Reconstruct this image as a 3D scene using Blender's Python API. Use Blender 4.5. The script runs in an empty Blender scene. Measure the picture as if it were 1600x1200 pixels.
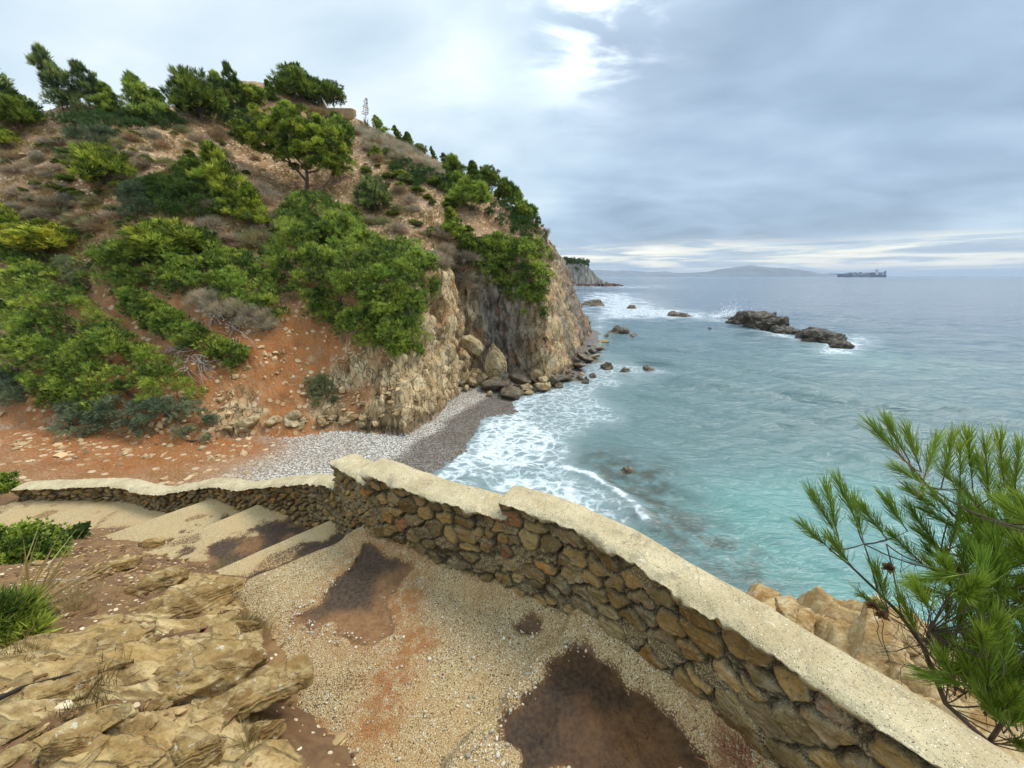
import bpy, bmesh, math, random
import numpy as np
from math import radians, sin, cos, pi
from mathutils import Vector, Matrix
SC = bpy.context.scene
COL = SC.collection
rng = np.random.default_rng(11)
random.seed(5)
# ------------------------------------------------------------------ camera
CAMZ, F, PITCH = 8.0, 600.0, radians(15.7)
cd = bpy.data.cameras.new('camera'); cam = bpy.data.objects.new('camera', cd); COL.objects.link(cam)
cam.location = (0, 0, CAMZ); cam.rotation_euler = (pi/2 - PITCH, 0, 0)
cd.sensor_width = 36; cd.lens = 36*F/1600; cd.clip_start = 0.02; cd.clip_end = 90000
SC.camera = cam
CP_, SP_ = cos(PITCH), sin(PITCH)
def ray(u, y):
    X = (u-800)/F; v = (y-600)/F
    return np.array([X, CP_-v*SP_, -SP_-v*CP_])
def atz(u, y, z):            # point of the photo's ray at height z
    r = ray(u, y); t = (z-CAMZ)/r[2]; return np.array([0, 0, CAMZ])+r*t
def att(u, y, t): return np.array([0, 0, CAMZ])+ray(u, y)*t
# ------------------------------------------------------------------ node helper
def lin(h):
    f = lambda c: c/12.92 if c <= .04045 else ((c+.055)/1.055)**2.4
    return tuple(f(int(h[i:i+2], 16)/255) for i in (0, 2, 4))+(1,)
class G:
    def __init__(s, nt): s.nt = nt
    def n(s, t, ins=None, **p):
        nd = s.nt.nodes.new('ShaderNode'+t)
        for k, v in p.items(): setattr(nd, k, v)
        for k, v in (ins or {}).items(): s.put(nd.inputs[k], v)
        return nd
    def put(s, sock, v):
        if isinstance(v, bpy.types.NodeSocket): s.nt.links.new(v, sock)
        else: sock.default_value = v
    def m(s, op, a, b=0., c=0., clamp=False):
        nd = s.nt.nodes.new('ShaderNodeMath'); nd.operation = op; nd.use_clamp = clamp
        for i, v in enumerate((a, b, c)): s.put(nd.inputs[i], v)
        return nd.outputs[0]
    def vm(s, op, a, b=(0, 0, 0)):
        nd = s.nt.nodes.new('ShaderNodeVectorMath'); nd.operation = op
        s.put(nd.inputs[0], a)
        if op == 'SCALE': s.put(nd.inputs['Scale'], b)
        else: s.put(nd.inputs[1], b)
        return nd.outputs['Value'] if op in ('DOT_PRODUCT', 'LENGTH') else nd.outputs[0]
    def mix(s, f, a, b, blend='MIX'):
        nd = s.nt.nodes.new('ShaderNodeMix'); nd.data_type = 'RGBA'; nd.blend_type = blend
        for i, v in ((0, f), (6, a), (7, b)): s.put(nd.inputs[i], v)
        return nd.outputs[2]
    def noise(s, vec, sc, det=3., ro=.55, dist=0., out='Fac'):
        return s.n('TexNoise', {'Vector': vec, 'Scale': sc, 'Detail': det, 'Roughness': ro, 'Distortion': dist}).outputs[out]
    def vor(s, vec, sc, feat='F1', out='Distance', rnd=1.):
        return s.n('TexVoronoi', {'Vector': vec, 'Scale': sc, 'Randomness': rnd}, feature=feat).outputs[out]
    def mr(s, v, a, b, c=0., d=1., smooth=True):
        nd = s.n('MapRange', {'Value': v, 'From Min': a, 'From Max': b, 'To Min': c, 'To Max': d})
        nd.interpolation_type = 'SMOOTHSTEP' if smooth else 'LINEAR'
        return nd.outputs[0]
    def attr(s, name, out='Fac'): return s.n('Attribute', attribute_name=name).outputs[out]
    def scale(s, vec, k): return s.n('Mapping', {'Vector': vec, 'Scale': k}).outputs[0]
    def rot(s, vec, r, k=(1, 1, 1)): return s.n('Mapping', {'Vector': vec, 'Rotation': r, 'Scale': k}).outputs[0]
    def pos(s): return s.n('NewGeometry').outputs['Position']
    def ramp(s, f, stops):
        nd = s.n('ValToRGB', {'Fac': f}); cr = nd.color_ramp
        while len(cr.elements) < len(stops): cr.elements.new(.5)
        for e, (p, c) in zip(cr.elements, stops): e.position = p; e.color = c if len(c) == 4 else tuple(c)+(1,)
        return nd.outputs[0]
    def bump(s, h, strength=.5, dist=.02, normal=None):
        d = {'Height': h, 'Strength': strength, 'Distance': dist}
        if normal is not None: d['Normal'] = normal
        return s.n('Bump', d).outputs[0]
    def surf(s, sock): s.nt.links.new(sock, s.n('OutputMaterial').inputs['Surface'])
    def pbsdf(s, col, rough=.9, normal=None, spec=.3, **kw):
        d = {'Base Color': col, 'Roughness': rough, 'Specular IOR Level': spec}
        if normal is not None: d['Normal'] = normal
        d.update(kw); return s.n('BsdfPrincipled', d).outputs[0]
def newmat(name):
    m = bpy.data.materials.new(name); m.use_nodes = True; m.node_tree.nodes.clear(); return m, G(m.node_tree)
# ------------------------------------------------------------------ world, sun, exposure
SUN_EL, SUN_AZ = radians(54), radians(70)      # azimuth measured from +Y towards +X
w = bpy.data.worlds.new('World'); SC.world = w; w.use_nodes = True; w.node_tree.nodes.clear()
g = G(w.node_tree)
d = g.vm('NORMALIZE', g.n('TexCoord').outputs['Generated'])
sx = g.n('SeparateXYZ', {'Vector': d}); dx, dy, dz = sx.outputs
sky = g.n('TexSky', sky_type='NISHITA', sun_disc=False, sun_elevation=SUN_EL, sun_rotation=SUN_AZ).outputs[0]
blue = g.vm('SCALE', sky, .1)
zc = g.m('ADD', g.m('MAXIMUM', dz, 0.), .20)
pl = g.n('CombineXYZ', {'X': g.m('DIVIDE', dx, zc), 'Y': g.m('DIVIDE', dy, zc), 'Z': 0.}).outputs[0]
big = g.noise(g.rot(pl, (0, 0, .9), (.8, 1.0, 1)), .55, 4, .48, .3)
mid = g.noise(g.rot(pl, (0, 0, .9), (.8, 1.15, 1)), 1.7, 5, .5, .3)
tone = g.m('ADD', g.m('MULTIPLY', big, .60), g.m('MULTIPLY', mid, .40))
tone = g.m('ADD', tone, g.m('MULTIPLY', g.mr(dx, .60, -.70, -.35, 1, False), .13)); tone = g.m('ADD', g.m('MULTIPLY', g.m('SUBTRACT', tone, .5), 1.25), .5)   # thinner cloud over the land side
cl = g.ramp(tone, [(.34, (.235, .325, .435)), (.44, (.325, .435, .565)), (.54, (.44, .57, .695)), (.64, (.58, .71, .80)), (.80, (.80, .88, .91))])
# low band under the cloud base: paler, warm gaps
band = g.noise(g.scale(d, (2.4, 2.4, 34)), 2.3, 5, .55, .5)
lowc = g.ramp(band, [(.36, (.34, .44, .56)), (.46, (.50, .59, .66)), (.53, (.85, .84, .74)), (.66, (1.1, 1.03, .86))])
wlow = g.mr(g.m('ADD', dz, g.m('MULTIPLY', g.m('SUBTRACT', mid, .5), .05)), .085, .045)
cl = g.mix(wlow, cl, lowc)
# the sun's brightness behind the thin cloud, and the brighter overhead part of an overcast sky
def lobe(u, y, power, gain):
    r = ray(u, y); r = r/np.linalg.norm(r)
    return g.m('MULTIPLY', g.m('POWER', g.m('MAXIMUM', g.vm('DOT_PRODUCT', d, tuple(r)), 0.), power), gain)
lb = g.m('MULTIPLY', lobe(930, 20, 150, 1.0), g.mr(g.noise(g.rot(pl, (0, 0, .9), (.8, 1.3, 1)), 2.6, 5, .55, .6), .40, .60, 0, 1))
lb = g.m('ADD', lb, g.m('MULTIPLY', lobe(715, 112, 260, .13), g.mr(mid, .44, .66, 0, 1)))
lb = g.m('ADD', lb, lobe(930, 20, 40, .08))
cl = g.mix(1., cl, g.vm('SCALE', (1., .98, .93), lb), 'ADD')
cl = g.mix(.12, cl, blue)
up = g.mr(dz, .50, .95, 1.0, 2.5)
bg = g.n('Background', {'Color': cl, 'Strength': up})
g.nt.links.new(bg.outputs[0], g.n('OutputWorld').inputs['Surface'])
sd = bpy.data.lights.new('sun', 'SUN'); sun = bpy.data.objects.new('sun', sd); COL.objects.link(sun)
sd.energy = 2.4; sd.angle = radians(24); sd.color = (1., .95, .86)
sun.rotation_euler = (pi/2 - SUN_EL, 0, pi - SUN_AZ); sun.location = (10, 40, 60)
SC.view_settings.view_transform = 'Standard'; SC.view_settings.look = 'None'
SC.view_settings.exposure = 0.36; SC.view_settings.gamma = 1
SC.cycles.max_bounces = 6; SC.cycles.diffuse_bounces = 3; SC.cycles.glossy_bounces = 3
SC.cycles.transparent_max_bounces = 12; SC.cycles.volume_bounces = 0
# ------------------------------------------------------------------ numpy noise
_perm = rng.permutation(256); _perm = np.concatenate([_perm, _perm, _perm]).astype(np.int32)
_gr = rng.normal(size=(256, 3)); _gr = (_gr/np.linalg.norm(_gr, axis=1)[:, None]).astype(np.float32)
def pn(P):
    P = np.asarray(P, np.float32); sh = P.shape[:-1]; P = P.reshape(-1, 3)
    fl = np.floor(P); i = fl.astype(np.int32) & 255; f = P-fl
    u = f*f*f*(f*(f*6-15)+10); out = np.zeros(len(P), np.float32)
    for a in (0, 1):
        wx = u[:, 0] if a else 1-u[:, 0]; ia = _perm[i[:, 0]+a]
        for b in (0, 1):
            wy = u[:, 1] if b else 1-u[:, 1]; ib = _perm[ia+i[:, 1]+b]
            for c in (0, 1):
                wz = u[:, 2] if c else 1-u[:, 2]; gg = _gr[_perm[ib+i[:, 2]+c]]
                out += wx*wy*wz*(gg[:, 0]*(f[:, 0]-a)+gg[:, 1]*(f[:, 1]-b)+gg[:, 2]*(f[:, 2]-c))
    return (out*1.5).reshape(sh)
def fbm(P, o=4, lac=2.03, gain=.5):
    P = np.asarray(P, np.float32); s = 0; a = 1.
    for k in range(o): s = s+a*pn(P*(lac**k)+k*17.3); a *= gain
    return s
def ridged(P, o=3):
    P = np.asarray(P, np.float32); s = 0; a = 1.
    for k in range(o): s = s+a*(1-2*np.abs(pn(P*(2.1**k)+k*9.7))); a *= .5
    return s
def sstep(x, a, b):
    t = np.clip((x-a)/(b-a), 0, 1); return t*t*(3-2*t)
def xyz(x, y, z=0.): return np.stack(np.broadcast_arrays(x, y, z), -1)
def segdist(px, py, poly, closed=False):
    """unsigned distance to a polyline, with nearest segment index and fraction"""
    poly = np.asarray(poly, float); n = len(poly)
    best = np.full(px.shape, 1e18); bi = np.zeros(px.shape, int); bf = np.zeros(px.shape); sg = np.zeros(px.shape)
    for i in range(n if closed else n-1):
        a = poly[i]; b = poly[(i+1) % n]; e = b-a; L = e@e+1e-12
        f = np.clip(((px-a[0])*e[0]+(py-a[1])*e[1])/L, 0, 1)
        qx = px-a[0]-f*e[0]; qy = py-a[1]-f*e[1]; dd = qx*qx+qy*qy
        k = dd < best
        best = np.where(k, dd, best); bi = np.where(k, i, bi); bf = np.where(k, f, bf)
        sg = np.where(k, np.sign(e[0]*qy-e[1]*qx), sg)
    return np.sqrt(best), bi, bf, sg
def inpoly(px, py, poly):
    poly = np.asarray(poly, float); ins = np.zeros(px.shape, bool); n = len(poly)
    for i in range(n):
        (x1, y1), (x2, y2) = poly[i, :2], poly[(i+1) % n, :2]
        c = ((y1 > py) != (y2 > py)) & (px < (x2-x1)*(py-y1)/(y2-y1+1e-12)+x1); ins ^= c
    return ins
def psdf(px, py, poly):       # + inside
    dd = segdist(px, py, np.asarray(poly)[:, :2], True)[0]
    return np.where(inpoly(px, py, poly), dd, -dd)
# ------------------------------------------------------------------ mesh helpers
def link(name, me, parent=None, mat=None):
    o = bpy.data.objects.new(name, me); COL.objects.link(o)
    if mat: me.materials.append(mat)
    if parent: o.parent = parent
    return o
def mesh(name, V, Fs, mat=None, parent=None, smooth=True, attrs=None, col=None):
    me = bpy.data.meshes.new(name); V = np.asarray(V, np.float32).reshape(-1, 3); Fs = np.asarray(Fs, np.int32)
    m, k = Fs.shape
    me.vertices.add(len(V)); me.vertices.foreach_set('co', V.ravel())
    me.loops.add(m*k); me.loops.foreach_set('vertex_index', Fs.ravel())
    me.polygons.add(m); me.polygons.foreach_set('loop_start', np.arange(0, m*k, k, dtype=np.int32))
    me.polygons.foreach_set('use_smooth', np.full(m, smooth))
    me.update(calc_edges=True)
    for a, v in (attrs or {}).items():
        me.attributes.new(a, 'FLOAT', 'POINT').data.foreach_set('value', np.asarray(v, np.float32).ravel())
    if col is not None:
        c = np.ones((len(V), 4), np.float32); c[:, :3] = np.asarray(col).reshape(-1, 3)
        me.attributes.new('Col', 'FLOAT_COLOR', 'POINT').data.foreach_set('color', c.ravel())
    return link(name, me, parent, mat)
def gridfaces(a, b, flip=False):
    i = np.arange(a-1)[:, None]*b+np.arange(b-1)[None, :]
    f = np.stack([i, i+b, i+b+1, i+1], -1).reshape(-1, 4)
    return f[:, ::-1] if flip else f
def grid_mesh(name, P, mat, parent=None, flip=False, attrs=None, col=None):
    return mesh(name, P.reshape(-1, 3), gridfaces(P.shape[0], P.shape[1], flip), mat, parent, True, attrs, col)
def tag(o, label=None, cat=None, group=None, kind=None):
    for k, v in (('label', label), ('category', cat), ('group', group), ('kind', kind)):
        if v: o[k] = v
    return o
def empty(name, loc, label, cat, group=None, rz=0., sc=None):
    o = bpy.data.objects.new(name, None); COL.objects.link(o); o.location = loc; o.rotation_euler = (0, 0, rz)
    if sc is not None: o.scale = sc
    o.empty_display_size = .2
    return tag(o, label, cat, group)
def boxes(L):
    """list of (centre, size, rz) -> V,F"""
    Vs, Fs = [], []
    for c, s, rz in L:
        q = np.array([[x, y, z] for x in (-.5, .5) for y in (-.5, .5) for z in (-.5, .5)])*np.array(s)
        R = np.array([[cos(rz), -sin(rz), 0], [sin(rz), cos(rz), 0], [0, 0, 1]])
        Fs.append(np.array([[0, 1, 3, 2], [4, 6, 7, 5], [0, 4, 5, 1], [2, 3, 7, 6], [0, 2, 6, 4], [1, 5, 7, 3]])+8*len(Vs)); Vs.append(q@R.T+np.array(c))
    return np.concatenate(Vs), np.concatenate(Fs)
def tubes(paths, ns=6):
    """paths: list of (pts (n,3), radii (n,)) -> V,F quads (open tubes, tapered)"""
    Vs, Fs, off = [], [], 0
    a = np.arange(ns)*2*pi/ns
    for pts, rad in paths:
        pts = np.asarray(pts, float); n = len(pts); rad = np.broadcast_to(rad, (n,))
        T = np.gradient(pts, axis=0); T /= np.linalg.norm(T, axis=1)[:, None]+1e-9
        ref = np.array([0, 0, 1.]) if abs(T[0, 2]) < .9 else np.array([1., 0, 0])
        U = np.cross(T, ref); U /= np.linalg.norm(U, axis=1)[:, None]+1e-9; W = np.cross(T, U)
        R = pts[:, None]+rad[:, None, None]*(cos_(a)[None, :, None]*U[:, None]+sin_(a)[None, :, None]*W[:, None])
        Vs.append(R.reshape(-1, 3))
        i = np.arange(n-1)[:, None]*ns; j = np.arange(ns)[None]; j2 = (j+1) % ns
        Fs.append(np.stack([i+j, i+j2, i+ns+j2, i+ns+j], -1).reshape(-1, 4)+off); off += n*ns
    return np.concatenate(Vs), np.concatenate(Fs)
cos_, sin_ = np.cos, np.sin
_ico = {}
def ico(sub):
    if sub not in _ico:
        bm = bmesh.new(); bmesh.ops.create_icosphere(bm, subdivisions=sub, radius=1)
        V = np.array([v.co[:] for v in bm.verts]); Fs = np.array([[v.index for v in f.verts] for f in bm.faces]); bm.free(); _ico[sub] = (V, Fs)
    return _ico[sub]
def rotm(rx, ry, rz): return np.array(Matrix.Rotation(rz, 3, 'Z') @ Matrix.Rotation(ry, 3, 'Y') @ Matrix.Rotation(rx, 3, 'X'))
def rock_shape(size, seed, sub=5, cuts=9, box=.55, taper=0., amp=.10, strata=(0, 0, 1), sfreq=7., samp=.05, fine=.03, rot=(0, 0, 0)):
    """blocky stone: rounded box, random plane cuts, bedding ledges along `strata`, fractal breakup. Returns V (local), F"""
    V, Fs = ico(sub); r_ = np.random.default_rng(seed)
    p = np.sign(V)*np.abs(V)**box; p = p/np.max(np.abs(p)**1, axis=1)[:, None]**.55
    for k in range(cuts):
        nrm = r_.normal(size=3); nrm /= np.linalg.norm(nrm); dd = r_.uniform(.62, .98)
        s = p@nrm; over = np.maximum(s-dd, 0); p = p-over[:, None]*nrm*.97
    p[:, :2] *= (1-taper*np.clip(p[:, 2:]+.2, 0, 2)); p = p*np.array(size)
    sc = np.mean(size); o = seed*3.17
    st = np.array(strata, float); st /= np.linalg.norm(st)
    nn = p/np.linalg.norm(p/np.array(size), axis=1)[:, None]/np.array(size)**2; nn /= np.linalg.norm(nn, axis=1)[:, None]+1e-9
    q = p/sc
    s = q@st*sfreq+1.1*fbm(q*1.3+o, 2)
    led = (s-np.floor(s)); led = np.minimum(led/.75, (1-led)/.25)            # asymmetric ledges
    lv = pn(xyz(np.floor(s)*1.7, o, .5*np.ones_like(s)))                      # each bed sticks out differently
    side = 1-np.abs(nn@st)
    p = p+nn*sc*(samp*side*(led-.5+1.6*lv)+amp*fbm(q*1.4+o, 3)+fine*fbm(q*6+o, 3))[:, None]
    return p@rotm(*rot).T, Fs
# ------------------------------------------------------------------ materials
def rock_mat(name, c1, c2, c3, scale=1., sdir=(0, 0, 0), stretch=(1, 1, 6), crack=.5, rough=.9, bumpd=.05, lichen=None, coords='pos'):
    m, g = newmat(name)
    p = g.n('TexCoord').outputs['Object'] if coords == 'obj' else g.pos()
    p = g.scale(p, (scale,)*3)
    ps = g.rot(p, sdir, stretch)
    a = g.noise(p, 1.3, 5, .6); s = g.noise(ps, 2.2, 5, .6, .4); f = g.noise(p, 14, 4, .65)
    cr = g.vor(g.mix(.35, ps, g.noise(p, 3, 3, .5, out='Color')), 1.1, 'DISTANCE_TO_EDGE')
    crk = g.mr(cr, .0, .025, 1, 0)
    col = g.mix(g.mr(a, .35, .65), c1, c2)
    col = g.mix(g.mr(s, .42, .68), col, c3)
    rnd = g.n('ObjectInfo').outputs['Random']; col = g.mix(g.m('MULTIPLY', g.mr(rnd, .3, 1, 0, .5), 1.), col, g.mix(1., col, g.mix(rnd, (1.1, .95, .72, 1), (.72, .68, .62, 1)), 'MULTIPLY'))
    col = g.mix(g.m('MULTIPLY', g.mr(f, .3, .7), .55), col, g.mix(1., col, (.55, .5, .45, 1), 'MULTIPLY'))
    if lichen:
        col = g.mix(g.m('MULTIPLY', g.mr(g.noise(p, 5, 5, .7), .60, .68), .7), col, lichen)
    col = g.mix(g.m('MULTIPLY', crk, crack), col, (.035, .025, .018, 1))
    grit = g.noise(p, 45, 4, .7); col = g.mix(g.m('MULTIPLY', g.mr(grit, .55, .72), .5), col, g.mix(1., col, (.5, .47, .42, 1), 'MULTIPLY')); col = g.mix(g.m('MULTIPLY', g.mr(grit, .42, .30), .4), col, g.mix(1., col, (1.4, 1.35, 1.25, 1), 'MULTIPLY'))
    h = g.m('ADD', g.m('ADD', g.m('MULTIPLY', s, .5), g.m('MULTIPLY', grit, .16)), g.m('ADD', g.m('MULTIPLY', f, .32), g.m('MULTIPLY', crk, -.35*crack*1.5)))
    g.surf(g.pbsdf(col, rough, g.bump(h, .8, bumpd)))
    return m
M = {}
M['tan_rock'] = rock_mat('tan_rock', lin('b59a68'), lin('9a7a48'), lin('c9b58a'), 1., (.3, .2, .6), (1, 1, 5), .8, bumpd=.06)
M['near_rock'] = rock_mat('near_rock', lin('a88a55'), lin('84663a'), lin('bda676'), 4.5, (0.9, 0, -.87), (1.1, 2.6, 1.7), .3, bumpd=.03, lichen=lin('d3cdb8'))
M['boulder'] = rock_mat('boulder', lin('b09a72'), lin('94794f'), lin('c4b490'), .8, (.2, .5, .1), (1, 4, 1), .7, bumpd=.06)
M['dark_rock'] = rock_mat('dark_rock', lin('6e6250'), lin('554a3b'), lin('8a7c64'), .9, (.4, .2, .3), (1, 1, 4), .8, rough=.6, bumpd=.08)
M['reef'] = rock_mat('reef', lin('453c2e'), lin('2f2a22'), lin('5e5340'), .5, (.2, .4, .3), (1, 1, 3), .9, rough=.55, bumpd=.15)
M['ledge'] = rock_mat('ledge', lin('c2a574'), lin('a3804c'), lin('d2bc90'), 2.6, (.5, .3, .8), (1, 2.4, 1), .18, bumpd=.05)
def flat_mat(name, c, rough=.8, var=.25, sc=6., spec=.3):
    m, g = newmat(name); p = g.n('TexCoord').outputs['Object']
    n = g.noise(p, sc, 4, .6)
    col = g.mix(g.mr(n, .3, .7), c, g.mix(1., c, (1-var, 1-var, 1-var, 1), 'MULTIPLY'))
    g.surf(g.pbsdf(col, rough, g.bump(n, .3, .01), spec)); return m
def leaf_mat(name, ca, cb, trans=.25, rough=.6):
    m, g = newmat(name)
    col = g.mix(g.attr('tint'), ca, cb)
    hv = g.noise(g.pos(), .9, 3, .6); col = g.mix(1., col, g.mix(g.mr(hv, .35, .65), (.70, .82, .80, 1), (1.14, 1.06, 1.0, 1)), 'MULTIPLY')
    oc = g.n('ObjectInfo').outputs['Color']
    col = g.mix(1., col, oc, 'MULTIPLY')
    b = g.pbsdf(col, rough, None, .25)
    t = g.n('BsdfTranslucent', {'Color': col}).outputs[0]
    g.surf(g.n('MixShader', {0: trans, 1: b, 2: t}).outputs[0]); return m
M['pine'] = leaf_mat('pine_foliage', (.042, .078, .015, 1), (.48, .55, .085, 1), .34)
M['dark_leaf'] = leaf_mat('dark_shrub_foliage', (.045, .085, .018, 1), (.09, .15, .035, 1))
M['grey_leaf'] = leaf_mat('grey_shrub_foliage', (.14, .165, .09, 1), (.27, .29, .17, 1), .15)
M['twig'] = leaf_mat('dry_twigs', (.33, .26, .18, 1), (.62, .51, .37, 1), .3, .85)
M['drygrass'] = leaf_mat('dry_grass_blades', (.30, .22, .08, 1), (.48, .38, .18, 1), .2, .7)
M['needle'] = leaf_mat('pine_needles', (.085, .16, .012, 1), (.32, .43, .05, 1), .25, .45)
M['bark'] = flat_mat('bark', lin('6a5a4c'), .9, .5, 9.)
M['greybark'] = flat_mat('grey_bark', lin('968a7e'), .9, .4, 14.)
M['deadwood'] = flat_mat('deadwood', lin('a89d90'), .85, .35, 10.)
# ------------------------------------------------------------------ terrain height field
_cp = [(485,305,32),(20,185,29),(100,165,30),(260,165,36),(350,152,41),(430,148,46),(540,188,44),(640,236,41),(720,288,38),(800,328,37),(840,352,37),
       (690,420,23.5),(560,560,17.6),(430,520,19),(300,440,20),(130,440,15.5),(60,600,12),(130,700,11.3),(0,400,14.5),(0,280,20),(200,250,24),(600,350,28),
       (740,355,31),(330,640,15.6),(450,668,16.4),(480,640,16.6),(560,655,17.2),(0,740,8.3),(0,690,9.9),(230,720,11.4),(330,700,13.6),(380,300,27),(300,350,23.5),(520,440,22.3),
       (800,420,29.5),(760,480,26.6),(120,330,20),(420,230,35),(640,300,32.5),(540,270,33)]
_w = [att(*c) for c in _cp]
_w += [np.array(p, float) for p in [(-30,8,8.5),(-45,22,19),(-62,42,23),(-45,60,25),(-38,85,27),(-18,85,26),(-8,70,20),(4,62,12.5),(-14,60,25),(-30,48,28.),(-18,0,6),(-9,2,4.6),(-7,5,3.8),(0,1,2.2),(-3,6,1.8),(-5,10,1.6),(-20,120,22),(4,100,8),(-70,90,26),(5,48,12.0),(0,-6,4),(-10,-8,7)]]
_w = np.array(_w); _s = .1
def _phi(r2): return .5*r2*np.log(r2+1e-12)
_X = _w[:, :2]*_s; _n = len(_X)
_K = _phi(((_X[:, None]-_X[None])**2).sum(-1))+np.eye(_n)*.02
_Pm = np.c_[np.ones(_n), _X]
_sol = np.linalg.solve(np.block([[_K, _Pm], [_Pm.T, np.zeros((3, 3))]]), np.r_[_w[:, 2], 0, 0, 0])
def z_high(x, y):
    x = x*_s; y = y*_s; out = _sol[_n]+_sol[_n+1]*x+_sol[_n+2]*y
    for k in range(_n): out = out+_sol[k]*_phi((x-_X[k, 0])**2+(y-_X[k, 1])**2)
    return out
SHORE = [(-20,200),(2,112),(11,78),(13,57),(9,41),(6.3,33),(4.4,28.8),(2.2,26.4),(.2,24.3),(-1.2,21),(-2.4,17),(-3.6,13.5),(-2.4,10.5),(.6,8.2),(3.2,6.0),(5.4,4.2),(8,1.5),(10,-3),(14,-20)]
CLIFF = [(-40,14,1.,1.5),(-14,14.2,1.,1.6),(-9,17.2,1.2,1.5),(-5.4,18.0,2.2,1.5),(-4.4,19.5,4.5,1.2),(-3.7,22,6,1.),(-3.0,24.2,8,1.),(-2.9,28.4,7,1.2),(-.6,29.4,5.5,1.4),(1.3,28.8,6,1.),
         (2.0,25.9,7,.6),(3.1,26.8,5,.4),(4.7,30.3,3.9,.2),(6.8,36.5,2.8,0),(9.6,46,2.4,0),(12.6,57,2.1,0),(10.5,78,2,0),(1,112,1.6,0),(-20,200,1,0)]
CLIFF = np.array(CLIFF)
SEAP = SHORE+[(500,-20),(500,600),(-20,600)]
LANDP = np.r_[CLIFF[:, :2], [(-400,200),(-400,14)]]
def height(x, y, parts=False):
    x = np.asarray(x, float); y = np.asarray(y, float)
    ds = segdist(x, y, SHORE)[0]; ds = np.where(inpoly(x, y, SEAP), -ds, ds)                      # + on land
    zl = np.where(ds > 0, np.minimum(.125*ds, 1.15+.045*ds), np.maximum(.14*ds, -3.))
    wob = .5*fbm(xyz(x*.35, y*.35, 3.3), 3)
    dc, i, f, _ = segdist(x, y, CLIFF[:, :2]); dc = np.where(inpoly(x, y, LANDP), dc, -dc)+wob-.55
    k = CLIFF[i, 2]*(1-f)+CLIFF[np.minimum(i+1, len(CLIFF)-1), 2]*f; zb = CLIFF[i, 3]*(1-f)+CLIFF[np.minimum(i+1, len(CLIFF)-1), 3]*f
    zh = z_high(x, y)+.35*fbm(xyz(x*.22, y*.22, 7.), 3); zc = zb+k*dc
    a = .5*(zh+zc-np.sqrt((zh-zc)**2+.12)); z = np.maximum(a, zl)
    if parts: return z, ds, dc, (zl > a-.02), zc < zh
    return z
NA, NF, NR = 1150, 1500, 640
AZ = np.radians(np.linspace(-80, 34, NA)); RF = np.geomspace(3.2, 190, NF)
_xx = np.sin(AZ)[:, None]*RF; _yy = np.cos(AZ)[:, None]*RF
ZF, DSF, DCF, LOWF, CUTF = height(_xx, _yy, True)
def hit(u, y):
    """where the photo's ray meets the land"""
    r = ray(u, y); h = math.hypot(r[0], r[1]); a = math.atan2(r[0], r[1])
    c = int(np.clip(np.searchsorted(AZ, a), 0, NA-1)); zr = CAMZ+r[2]/h*RF
    k = np.nonzero((zr < ZF[c]) & (RF > 7.5))[0]
    j = k[0] if len(k) else NF-1
    t = RF[j]/h
    return np.array([r[0]*t, r[1]*t, ZF[c, j]]), t
def ground(x, y): return float(height(np.array([x]), np.array([y]))[0])
def gauss_px(x, y, spots):
    o = np.zeros(np.shape(x))
    for u, v, rad, wt in spots:
        P, _ = hit(u, v); o = o+wt*np.exp(-((x-P[0])**2+(y-P[1])**2)/rad**2)
    return np.clip(o, 0, 1)
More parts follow.
